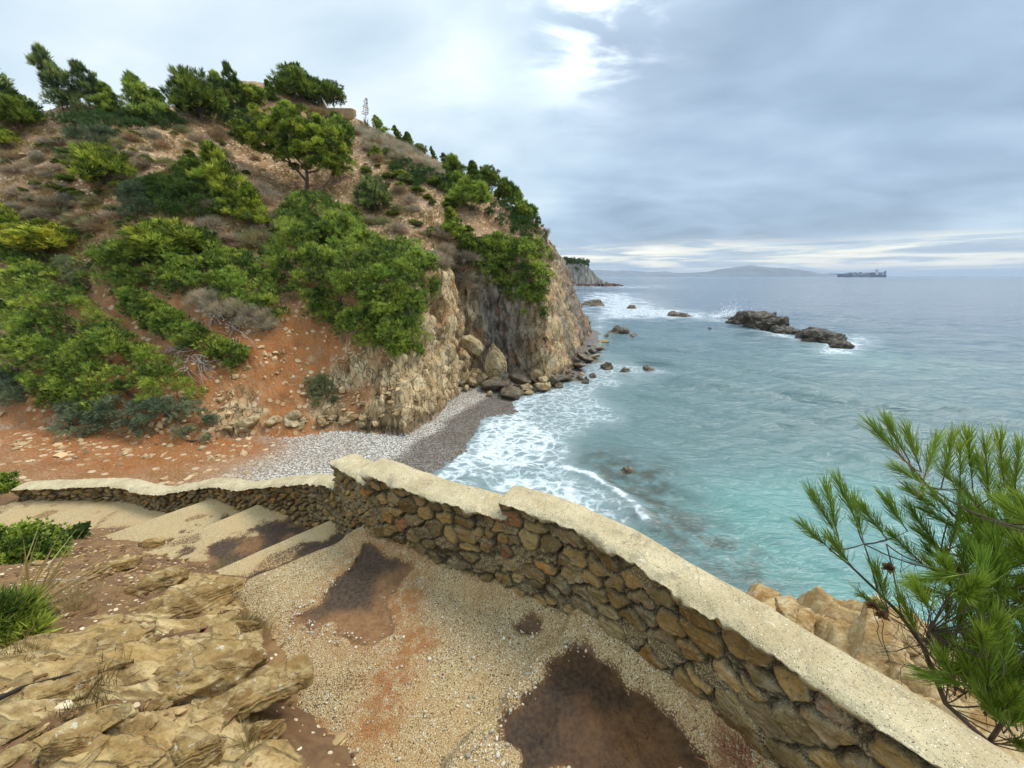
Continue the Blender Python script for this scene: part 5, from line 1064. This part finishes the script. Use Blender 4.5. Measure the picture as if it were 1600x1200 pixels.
# umbrella pine
def umbrella():
    r_ = np.random.default_rng(77); P, t = hit(485, 306); t = P[1]*CP_-(P[2]-CAMZ)*SP_
    e = empty('umbrella_pine', P, 'umbrella shaped pine with bare forked trunk on the open slope', 'tree')
    k = t/F; C = []; R = []
    pads = [(425,215,30),(450,205,32),(480,205,34),(505,222,30),(525,245,26),(535,262,20),(470,235,34),(440,238,28),(415,232,22),(500,250,28),(465,258,18),(405,222,14),(515,268,18),(486,226,34)]
    for (u, y, r) in pads:
        for j in range(int(r*.95)):
            d = r_.normal(size=3); d /= np.linalg.norm(d); d[2] = d[2]*.55
            C.append(((u-485)*k+d[0]*r*k*.9, d[1]*38*k, (306-y)*k*1.02+d[2]*r*k*.75)); R.append(r_.uniform(.24, .40))
    C = np.array(C); R = np.array(R); V, Fs, tt = crown(C, R, 44, .22, 9, r_, .6, .8, (-.15, 0, .2), .085)
    o = mesh('crown', V, Fs, M['pine'], e, False, {'tint': tt}); o.color = TONE['bright']
    q = lambda u, y, dep=0: np.array([(u-485)*k, dep*k, (306-y)*k*1.02])
    pth = [([q(480,310), q(481,295), q(484,280), q(484,268)], [.17,.14,.12,.10]), ([q(482,286), q(472,274), q(462,262), q(455,248), q(445,235)], [.11,.09,.08,.06,.03]), ([q(484,270), q(488,258), q(500,250), q(515,245,10)], [.09,.07,.05,.03]),
           ([q(484,275), q(500,272), q(515,266,-8), q(530,262,-10)], [.08,.06,.05,.03]), ([q(484,268), q(482,250,8), q(478,230,12), q(476,215,12)], [.09,.07,.05,.03]), ([q(462,262), q(448,255,-10), q(430,245,-18)], [.06,.045,.02]), ([q(484,268), q(470,250,-20), q(455,225,-25)], [.07,.05,.02]),
           ([q(482,292), q(492,292), q(500,288)], [.04,.03,.01])]
    V, Fs = tubes([(np.array(a), np.array(b)) for a, b in pth], 7); mesh('trunk', V, Fs, M['bark'], e, True)
umbrella()
# dry grey shrubs
def proto_dry(seed, n=120, greenish=False):
    r_ = np.random.default_rng(seed); d = r_.normal(size=(n, 3)); d[:, 2] = abs(d[:, 2])+.35; d = norm(d); L = r_.uniform(.45, 1., n)
    V = []; t = []
    P0 = np.c_[r_.normal(size=(n, 2))*.10, np.zeros(n)]; P1 = P0+d*L[:, None]*.6*np.array([.75, .75, .8])
    a, b, c = tufts(P0, P1-P0, np.linalg.norm(P1-P0, axis=1), 1, r_, 0., .03)
    V2, F2, t2 = tufts(P1, norm(d+.3*r_.normal(size=(n, 3))), .46, 6, r_, .40, .026)
    return np.r_[a, V2], np.r_[b, F2+len(a)], np.r_[c, t2]
DRY = []
for s_ in range(4):
    V, Fs, t = proto_dry(300+s_); o = mesh('dry_shrub', V, Fs, M['twig'], None, False, {'tint': t}); DRY.append(o.data); bpy.data.objects.remove(o)
def dry_shrubs():
    r_ = np.random.default_rng(55)
    zones = [([(0,205),(120,215),(260,210),(420,190),(400,260),(300,330),(140,350),(0,330)], 100, 17, 'dry grey shrub dotted over the upper left slope', 'dry shrubs on the upper left slope'),
             ([(300,340),(420,300),(440,360),(400,400),(330,400)], 26, 26, 'dry grey shrub in the belt left of the umbrella pine', 'dry shrubs left of the umbrella pine'),
             ([(430,150),(540,190),(640,240),(720,300),(600,260),(480,190)], 40, 15, 'bare grey shrub below the ridge line under the ruin', 'bare shrubs below the ridge'),
             ([(540,290),(640,300),(720,370),(730,430),(690,420),(620,370),(560,340)], 26, 19, 'dry grey shrub on the tan slope above the cliff', 'dry shrubs above the cliff'),
             ([(640,395),(730,380),(760,470),(730,470),(690,425)], 18, 24, 'grey shrub hanging at the lip of the cliff', 'shrubs at the cliff lip'),
             ([(20,330),(180,310),(200,345),(120,380),(40,360)], 20, 24, 'dry shrub by the stony patch on the left slope', 'dry shrubs by the stony patch'),
             ([(840,350),(858,380),(870,430),(850,440),(835,400)], 10, 14, 'dark dry shrub clinging to the headland edge', 'shrubs on the headland edge')]
    for poly, n, px, lb_, gp in zones:
        poly = np.array(poly, float); c = 0
        while c < n:
            u, y = r_.uniform(poly.min(0), poly.max(0))
            if not inpoly(np.array([u]), np.array([y]), poly)[0]: continue
            P, t = hit(u, y); c += 1
            if t > 80: continue
            s = px/F*t*r_.uniform(.6, 1.35); o = bpy.data.objects.new('dry_shrub', DRY[r_.integers(4)]); COL.objects.link(o)
            o.location = P-np.array([0, 0, .05]); o.scale = (s, s, s*r_.uniform(.6, .95)); o.rotation_euler = (0, 0, r_.uniform(0, 6.28))
            q = r_.random(); o.color = (.95, .92, .92, 1) if q < .55 else ((.75, .85, .55, 1) if q < .75 else (.8, .66, .52, 1)); tag(o, lb_, 'shrub', gp)
dry_shrubs()
# dry grass and low plants growing between: uncountable
def slope_grass():
    r_ = np.random.default_rng(91); P = []; 
    for (u0, u1, y0, y1, n) in [(0,720,190,400,11000),(560,850,330,440,900),(0,140,300,460,500)]:
        for _ in range(n):
            q, t = hit(r_.uniform(u0, u1), r_.uniform(y0, y1))
            if t < 75 and fbm(q[None]*.5, 2)[0] > -.12: P.append(q)
    P = np.array(P); D = np.tile([0, 0, 1.], (len(P), 1)); V, Fs, t = tufts(P, D, .30, 7, r_, .5, .05)
    o = mesh('slope_grass', V, Fs, M['drygrass'], None, False, {'tint': t}); o.color = (.85, .80, .75, 1); tag(o, 'dry tan grass growing over the whole upper slope', 'grass', kind='stuff')
slope_grass()
# dead branches
def dead_branches(pts, label, seed, n=26, L=.9, r0=.035):
    r_ = np.random.default_rng(seed); paths = []; c0, t = hit(*pts[len(pts)//2])
    for k in range(n):
        u, y = pts[r_.integers(len(pts))]; P, t = hit(u+r_.normal()*8, y+r_.normal()*5); d = np.array([.75, -.5, -.55])+r_.normal(size=3)*.55; d /= np.linalg.norm(d)
        q = [P+np.array([0, 0, .25*r_.random()+.1])]; l = L*r_.uniform(.5, 1.2)
        for j in range(6):
            d = d+r_.normal(size=3)*.22; d /= np.linalg.norm(d); nx = q[-1]+d*l/6; nx[2] = max(nx[2], ground(nx[0], nx[1])+.03); q.append(nx)
        paths.append((np.array(q)-c0, np.linspace(r0*r_.uniform(.4, 1.), .006, 7)))
    V, Fs = tubes(paths, 5); o = mesh('dead_branches', V, Fs, M['deadwood'], None, True); o.location = c0; tag(o, label, 'branches')
dead_branches([(340,500),(355,510),(368,522),(378,530)], 'bleached dead branches spread under the hollow based shrub', 1, 26, 1.3)
dead_branches([(262,552),(280,562),(300,570),(315,575),(300,585)], 'tangle of bleached dead branches below the creeping shrub', 2, 40, 1.2)
# ruin and agave on the crest
def crest():
    P, t = hit(532, 183); t = P[1]*CP_-(P[2]-CAMZ)*SP_; k = t/F
    e = empty('stone_ruin', P, 'small tan stone ruin with a pillar on the hilltop', 'ruin'); m = flat_mat('ruin_stone', lin('b0916a'), .95, .4, 5.)
    def blob(size, seed, loc, nm): V, Fs = rock_shape(size, seed, 4, cuts=4, box=.35, amp=.05); o = mesh(nm, V+np.array(loc), Fs, m, e, True)
    blob((26*k, 10*k, 8*k), 1, (0, 0, 1*k), 'low_wall'); blob((7*k, 6*k, 12*k), 2, (-24*k, 0, 8*k), 'pillar'); blob((12*k, 10*k, 6*k), 3, (-30*k, 0, -2*k), 'rubble')
    V, Fs = tubes([(np.array([(-24*k, -8*k, 26*k), (-12*k, -8*k, 2*k)]), np.array([.10, .10]))], 6); mesh('post', V, Fs, M['white'], e)
    P, t = hit(571, 200); P = P if t < 90 else att(571, 192, 43.); t = P[1]*CP_-(P[2]-CAMZ)*SP_; k = t/F; r_ = np.random.default_rng(3)
    e = empty('agave', P, 'dry agave flower stalk on the skyline right of the ruin', 'plant')
    top = np.array([5*k, 0, (194-156)*k]); V, Fs = tubes([(np.array([[0, 0, -.2], top*.5, top]), np.array([.05, .035, .02]))]+[(np.array([top*f, top*f+np.array([s*5*k*(1.25-f), 0, 1.5*k])]), np.array([.03, .02])) for f in np.linspace(.45, .95, 7) for s in (-1, 1)], 5)
    mesh('stalk', V, Fs, M['bark'], e)
    Q_ = np.array([top*f+np.array([s*5*k*(1.25-f), 0, 1.5*k]) for f in np.linspace(.45, .95, 7) for s in (-1, 1)]); V, Fs, t_ = tufts(Q_, np.tile([0, 0, 1.], (len(Q_), 1)), .24, 7, r_, .7, .2); mesh('seed_pod', V, Fs, M['twig'], e, False, {'tint': t_})
    V, Fs, t_ = tufts(np.zeros((1, 3)), np.array([[0, 0, 1.]]), 1.0, 26, r_, .8, .10); mesh('leaf_rosette', V, Fs, M['grey_leaf'], e, False, {'tint': t_})
crest()
# ------------------------------------------------------------------ plants near the path
def near_plant(u, yb, w, h, label, mat, tone, seed, size, per, n, nm='shrub', cat='shrub', k=6, rad=.3, width=.18, up=.4):
    r_ = np.random.default_rng(seed); P, t = bank_hit(u, yb); W = w/F*t/2; H = h/F*t
    e = empty(nm, P, label, cat); d = r_.normal(size=(n, 3)); d[:, 2] = abs(d[:, 2]); d = norm(d)*r_.uniform(.4, 1., (n, 1)); C = d*np.array([W, W*.8, H*.85])+np.array([0, 0, H*.08])
    V, Fs, t_ = crown(C, np.full(n, rad*W), per, size, k, r_, .85, up, (0, 0, .1), width); o = mesh('crown', V, Fs, M[mat], e, False, {'tint': t_}); o.color = TONE[tone]
    Vt, Ft = limbs((0, 0, -.03), C[:min(n, 22)], max(.006, W*.03), r_, trunk_to=(0, 0, H*.4)); mesh('stem', Vt, Ft, M['bark'], e, True)
near_plant(35, 872, 112, 50, 'green leafy shrub at the left end of the landing', 'pine', 'mid', 1, .028, 50, 70, k=6, width=.22)
near_plant(122, 838, 38, 20, 'tiny green seedling shrub on the pale landing', 'dark_leaf', 'mid', 2, .022, 40, 16, width=.3)
near_plant(4, 1008, 96, 70, 'green bristly clump at the left edge of the bank', 'pine', 'mid', 3, .075, 44, 46, nm='grass_clump', cat='grass clump', width=.05, up=.9)
def end_shrub():
    r_ = np.random.default_rng(9); b = atz(-4, 782, 5.4); e = empty('shrub', b, 'bright green shrub beyond the left end of the low wall', 'shrub'); C = r_.normal(size=(40, 3))*np.array([.09, .08, .06])+np.array([0, 0, .15])
    V, Fs, t_ = crown(C, np.full(40, .06), 40, .04, 6, r_, .9, .5, (0, 0, .1), .16); o = mesh('crown', V, Fs, M['pine'], e, False, {'tint': t_}); o.color = TONE['bright']
    Vt, Ft = limbs((0, 0, -.05), C[:16], .012, r_, trunk_to=(0, 0, .2)); mesh('stem', Vt, Ft, M['bark'], e, True)
end_shrub()
def blades(u, yb, n, L, seed, r_spread, label, tone=(1, 1, 1, 1), lean=(.2, 0, 0), mat='drygrass', wd=.016):
    r_ = np.random.default_rng(seed); P, t = bank_hit(u, yb); q = np.c_[r_.normal(size=(n, 2))*r_spread, np.zeros(n)]
    V, Fs, t_ = tufts(q, np.tile(np.array([0, 0, 1.])+np.array(lean), (n, 1)), L, 5, r_, .5, wd); o = mesh('dry_grass_tuft', V, Fs, M[mat], None, False, {'tint': t_}); o.location = P-np.array([0, 0, .01]); o.color = tone; tag(o, label, 'grass tuft')
blades(385, 985, 150, .085, 1, .05, 'straw tuft on top of the largest cracked boulder', lean=(.4, -.2, 0))
blades(95, 955, 130, .075, 2, .08, 'straw tuft right of the green bristly clump')
blades(115, 1100, 110, .07, 3, .05, 'brownish tuft rooted among the lower left slabs', (.55, .48, .4, 1))
blades(10, 1045, 80, .07, 4, .05, 'grey tuft below the bristly clump', (.5, .48, .42, 1))
blades(345, 888, 120, .06, 5, .05, 'straw tuft at the end of the muddy step')
blades(230, 965, 60, .05, 6, .06, 'thin straw tuft between the ochre slab and bank soil')
blades(390, 1175, 7, .16, 7, .01, 'few long pale grass blades at the gravel edge', (1.3, 1.3, 1.4, 1), wd=.012)
blades(30, 960, 8, .40, 8, .02, 'long pale stalks arching over the left edge', (1.1, 1.1, 1.1, 1), (.9, .5, .2), wd=.008)
def sticks():
    r_ = np.random.default_rng(8)
    for i, (pts, r, lb_, mt) in enumerate([([(62,918),(90,915),(112,917),(138,912)], .0045, 'pale curved stick lying on the brown soil', 'deadwood'), ([(70,988),(85,978),(97,970)], .012, 'short charred stick in the bank soil', 'burnt'), ([(0,1112),(40,1092),(80,1080),(130,1066)], .007, 'long dark twig across the flat slabs', 'burnt'), ([(104,1150),(124,1138)], .003, 'white straw by the lower slabs', 'deadwood')]):
        q = []
        for u, y in pts: P, t = bank_hit(u, y); q.append(P+np.array([0, 0, r+.035]))
        V, Fs = tubes([(np.array(q)-q[0], np.linspace(r, r*.6, len(q)))], 7); o = mesh('stick', V, Fs, M[mt], None, True); o.location = q[0]; tag(o, lb_, 'stick')
M['burnt'] = flat_mat('burnt_wood', (.03, .022, .018, 1), .9, .4, 20.)
sticks()
# ------------------------------------------------------------------ pine reaching in over the parapet
def needles(base, tip, n, r_, L=.098, w=.0012, back=.82):
    """needles set along a shoot; returns V,F,t"""
    ax = tip-base; ln = np.linalg.norm(ax); ax = ax/ln
    f = 1-back*r_.random(n)**1.15; f = np.clip(f, 0, 1); P = base+ax*(f*ln)[:, None]
    rd = r_.normal(size=(n, 3)); rd -= (rd@ax)[:, None]*ax; rd = norm(rd)
    th = np.radians(r_.uniform(10, 46, n))*(1.05-.45*f); d = ax*np.cos(th)[:, None]+rd*np.sin(th)[:, None]; d[:, 2] += .10; d = norm(d)
    Ls = L*r_.uniform(.6, 1.1, n); s = norm(np.cross(d, r_.normal(size=(n, 3))))*w
    b = np.c_[P]; m_ = b+d*(Ls*.55)[:, None]; tp = b+norm(d+.12*ax+.05*r_.normal(size=(n, 3)))*Ls[:, None]
    V = np.stack([b-s*.6, b+s*.6, m_+s, tp, m_-s], 1)
    return V, np.clip(r_.beta(2, 2, n)*.8+.25*f, 0, 1)
def build_pine():
    r_ = np.random.default_rng(404); A = lambda u, y, t: att(u, y, t)
    base = A(1545, 1150, 1.72)
    e = empty('pine_sapling', base, 'pine reaching over the parapet with long green needles', 'pine tree')
    br = [([(1545,1160,1.75),(1478,1100,1.68),(1442,1010,1.62),(1408,962,1.6),(1372,925,1.56),(1330,885,1.53),(1296,858,1.5)], .011, .003), ([(1660,860,1.75),(1600,838,1.7),(1545,822,1.66),(1490,806,1.6),(1450,760,1.56),(1418,722,1.52)], .009, .003),
          ([(1660,820,1.7),(1590,785,1.7),(1570,750,1.68),(1562,735,1.66)], .009, .004), ([(1650,1000,1.6),(1580,960,1.55),(1520,900,1.55),(1470,860,1.55)], .010, .003), ([(1372,925,1.56),(1360,880,1.54),(1350,850,1.53)], .004, .002), ([(1408,962,1.6),(1395,890,1.6),(1385,850,1.6)], .003, .002),
          ([(1545,1160,1.75),(1600,1080,1.6),(1560,1000,1.5),(1540,940,1.45)], .010, .004), ([(1620,1120,1.55),(1560,1060,1.45),(1500,1010,1.42),(1450,985,1.4)], .007, .003)]
    paths = [(np.array([A(*q) for q in p])-base, np.linspace(a, b, len(p))) for p, a, b in br]
    sh = [(1300,860,1255,822),(1308,838,1272,778),(1312,850,1292,766),(1338,815,1312,758),(1350,850,1335,785),(1385,842,1352,798),(1335,890,1300,845),(1412,718,1363,668),(1422,722,1386,660),(1440,738,1418,678),(1442,752,1462,692),(1470,765,1488,688),(1500,800,1500,700),(1520,762,1512,684),(1545,780,1540,700),(1570,762,1562,690),(1585,772,1592,702),
          (1482,808,1424,768),(1500,806,1440,762),(1540,802,1476,738),(1560,805,1528,722),(1600,838,1560,760),(1520,840,1450,800),(1470,860,1425,800),(1490,880,1440,835),(1388,955,1368,890),(1402,965,1345,930),(1440,1005,1408,940),(1480,870,1500,800),(1540,870,1510,790),(1580,870,1570,790),(1450,760,1405,735),(1600,800,1570,730),(1440,880,1395,838),(1418,830,1390,790),(1560,900,1520,830),(1500,900,1450,860)]
    S = [(A(a, b, 1.52+r_.normal()*.05), A(c, d_, 1.50+r_.normal()*.05), 150) for a, b, c, d_ in sh]
    poly = np.array([(1470,930),(1540,850),(1640,800),(1780,860),(1740,1150),(1680,1190),(1600,1180),(1530,1110),(1455,1020)], float); c = 0
    while c < 270:
        u, y = r_.uniform(poly.min(0), poly.max(0))
        if not inpoly(np.array([u]), np.array([y]), poly)[0]: continue
        t = 1.25+.45*r_.random(); b = A(u, y, t); dv = np.array([-.35, -.05, .8])+r_.normal(size=3)*.45; dv /= np.linalg.norm(dv); S.append((b, b+dv*r_.uniform(.09, .15), 150)); c += 1
    Vs, ts = [], []; nodes = np.concatenate([p for p, _ in paths])
    for b, tp, n in S:
        v, t = needles(b, tp, n, r_); Vs.append(v-base); ts.append(t); b0 = b-base; k = nodes[np.argmin(((nodes-b0)**2).sum(1)+3*np.maximum(0, nodes[:, 2]-b0[2])**2)]
        f = np.linspace(0, 1, 5)[:, None]; c_ = k+(b0-k)*f+np.array([0, 0, -1])*np.sin(f*pi)*np.linalg.norm(b0-k)*.10
        paths.append((np.r_[c_, [(tp-base)]], np.r_[np.linspace(.0026, .0022, 5), .0013]))
    V = np.concatenate(Vs); n = len(V); i = np.arange(n)[:, None]*5
    Fq = np.r_[i+np.array([[0, 1, 2, 4]]), ]; Ft = i+np.array([[4, 2, 3, 3]])
    me_F = np.concatenate([i+np.array([[0, 1, 2]]), i+np.array([[0, 2, 4]]), i+np.array([[4, 2, 3]])])
    o = mesh('needles', V.reshape(-1, 3), me_F, M['needle'], e, False, {'tint': np.repeat(np.concatenate(ts), 5)})
    Vd, td = [], []
    for b, tp, n in [S[i] for i in r_.permutation(len(S))[:34]]: v, t = needles(b-.6*(tp-b), b+.1*(tp-b), 26, r_, .08, .0012); Vd.append(v-base); td.append(t)
    Vd = np.concatenate(Vd); i = np.arange(len(Vd))[:, None]*5
    o = mesh('dead_needles', Vd.reshape(-1, 3), np.concatenate([i+np.array([[0, 1, 2]]), i+np.array([[0, 2, 4]]), i+np.array([[4, 2, 3]])]), M['drygrass'], e, False, {'tint': np.repeat(np.concatenate(td), 5)}); o.color = (.75, .55, .4, 1)
    Vt, Ftb = tubes(paths, 6); mesh('branches', Vt, Ftb, M['bark'], e, True)
    # leafless twiggy shrub and dried flower heads between the pine and the parapet
    def twiggy(u, y, t, n, L, label, seed, lean):
        q = np.random.default_rng(seed); b = A(u, y, t); ps = []
        for k in range(n):
            d = np.array(lean)+q.normal(size=3)*.38; d /= np.linalg.norm(d); pt = [np.zeros(3)+q.normal(size=3)*.02]
            for j in range(7): d = norm(d+q.normal(size=3)*.20); pt.append(pt[-1]+d*L*q.uniform(.6, 1.2)/7)
            ps.append((np.array(pt), np.linspace(.0028, .0007, 8)))
            for j in (3, 4, 5, 6):
                d2 = norm(d+q.normal(size=3)*.7); ps.append((np.array([pt[j], pt[j]+d2*L*.12, pt[j]+d2*L*.2+q.normal(size=3)*.02]), np.array([.0014, .001, .0006])))
        V, Fs = tubes(ps, 4); o = mesh('leafless_twigs', V, Fs, M['bark'], None, True); o.location = b; tag(o, label, 'shrub')
    twiggy(1450, 1010, 1.75, 22, .42, 'leafless dark twigs standing behind the parapet under the pine', 5, (-.25, .0, 1)); twiggy(1500, 1080, 1.65, 26, .34, 'brown brittle twigs at the foot of the pine', 6, (-.5, -.1, .9))
    for i, (u, y, us, ys, sz, lb_) in enumerate([(1387,888,1384,920,9,'brown seed head hanging nearest the sea'),(1500,890,1500,960,10,'round brown seed head on a straight stalk'),(1548,902,1545,980,12,'largest brown seed head amid the pine needles'),(1440,928,1448,1010,11,'pale brown seed head with curled bracts'),(1364,948,1378,1010,8,'flat dark seed head above the rock ledge'),(1378,962,1388,1030,9,'cupped dark seed head beside the flat one')]):
        q = np.random.default_rng(i+50); P = A(u, y, 1.5); B = A(us, ys, 1.53); r = sz/F*1.5
        e2 = empty('dried_flower', B, lb_, 'dried flower'); d = q.normal(size=(26, 3)); d[:, 2] = abs(d[:, 2]); V, Fs, t_ = tufts(np.tile(P-B, (26, 1)), norm(d), r*1.1, 4, q, .4, .22)
        o = mesh('seed_head', V, Fs, M['twig'], e2, False, {'tint': t_}); o.color = (.55, .38, .28, 1); f = np.linspace(0, 1, 6)[:, None]
        V, Fs = tubes([(f*(P-B)+q.normal(size=(6, 3))*.004, np.linspace(.0016, .0012, 6))], 5); mesh('stalk', V, Fs, M['bark'], e2, True)
build_pine()
# red brown dry weed in the corner by the parapet foot
blades_p = None
def weed():
    r_ = np.random.default_rng(12); b = atz(1158, 1178, 6.5); n = 150; q = np.c_[r_.normal(size=(n, 2))*.045, np.zeros(n)]
    V, Fs, t_ = tufts(q, np.tile([-.3, .3, .6], (n, 1)), .09, 3, r_, .7, .022); o = mesh('dry_weed', V, Fs, M['twig'], None, False, {'tint': t_}); o.location = b; o.color = (.9, .45, .35, 1); tag(o, 'reddish dry weed at the parapet foot beside the puddle', 'weed')
weed()
# ------------------------------------------------------------------ air
def haze():
    V, Fs = boxes([((0, 4000, 115), (64000, 64000, 240), 0)]); m, g = newmat('sea_air')
    v = g.n('VolumePrincipled', {'Color': (.68, .80, .96, 1), 'Density': 8.5e-5, 'Anisotropy': .0}).outputs[0]; g.nt.links.new(v, g.n('OutputMaterial').inputs['Volume'])
    tag(mesh('haze', V, Fs, m, None, False), 'thin pale sea haze', kind='stuff')
haze()
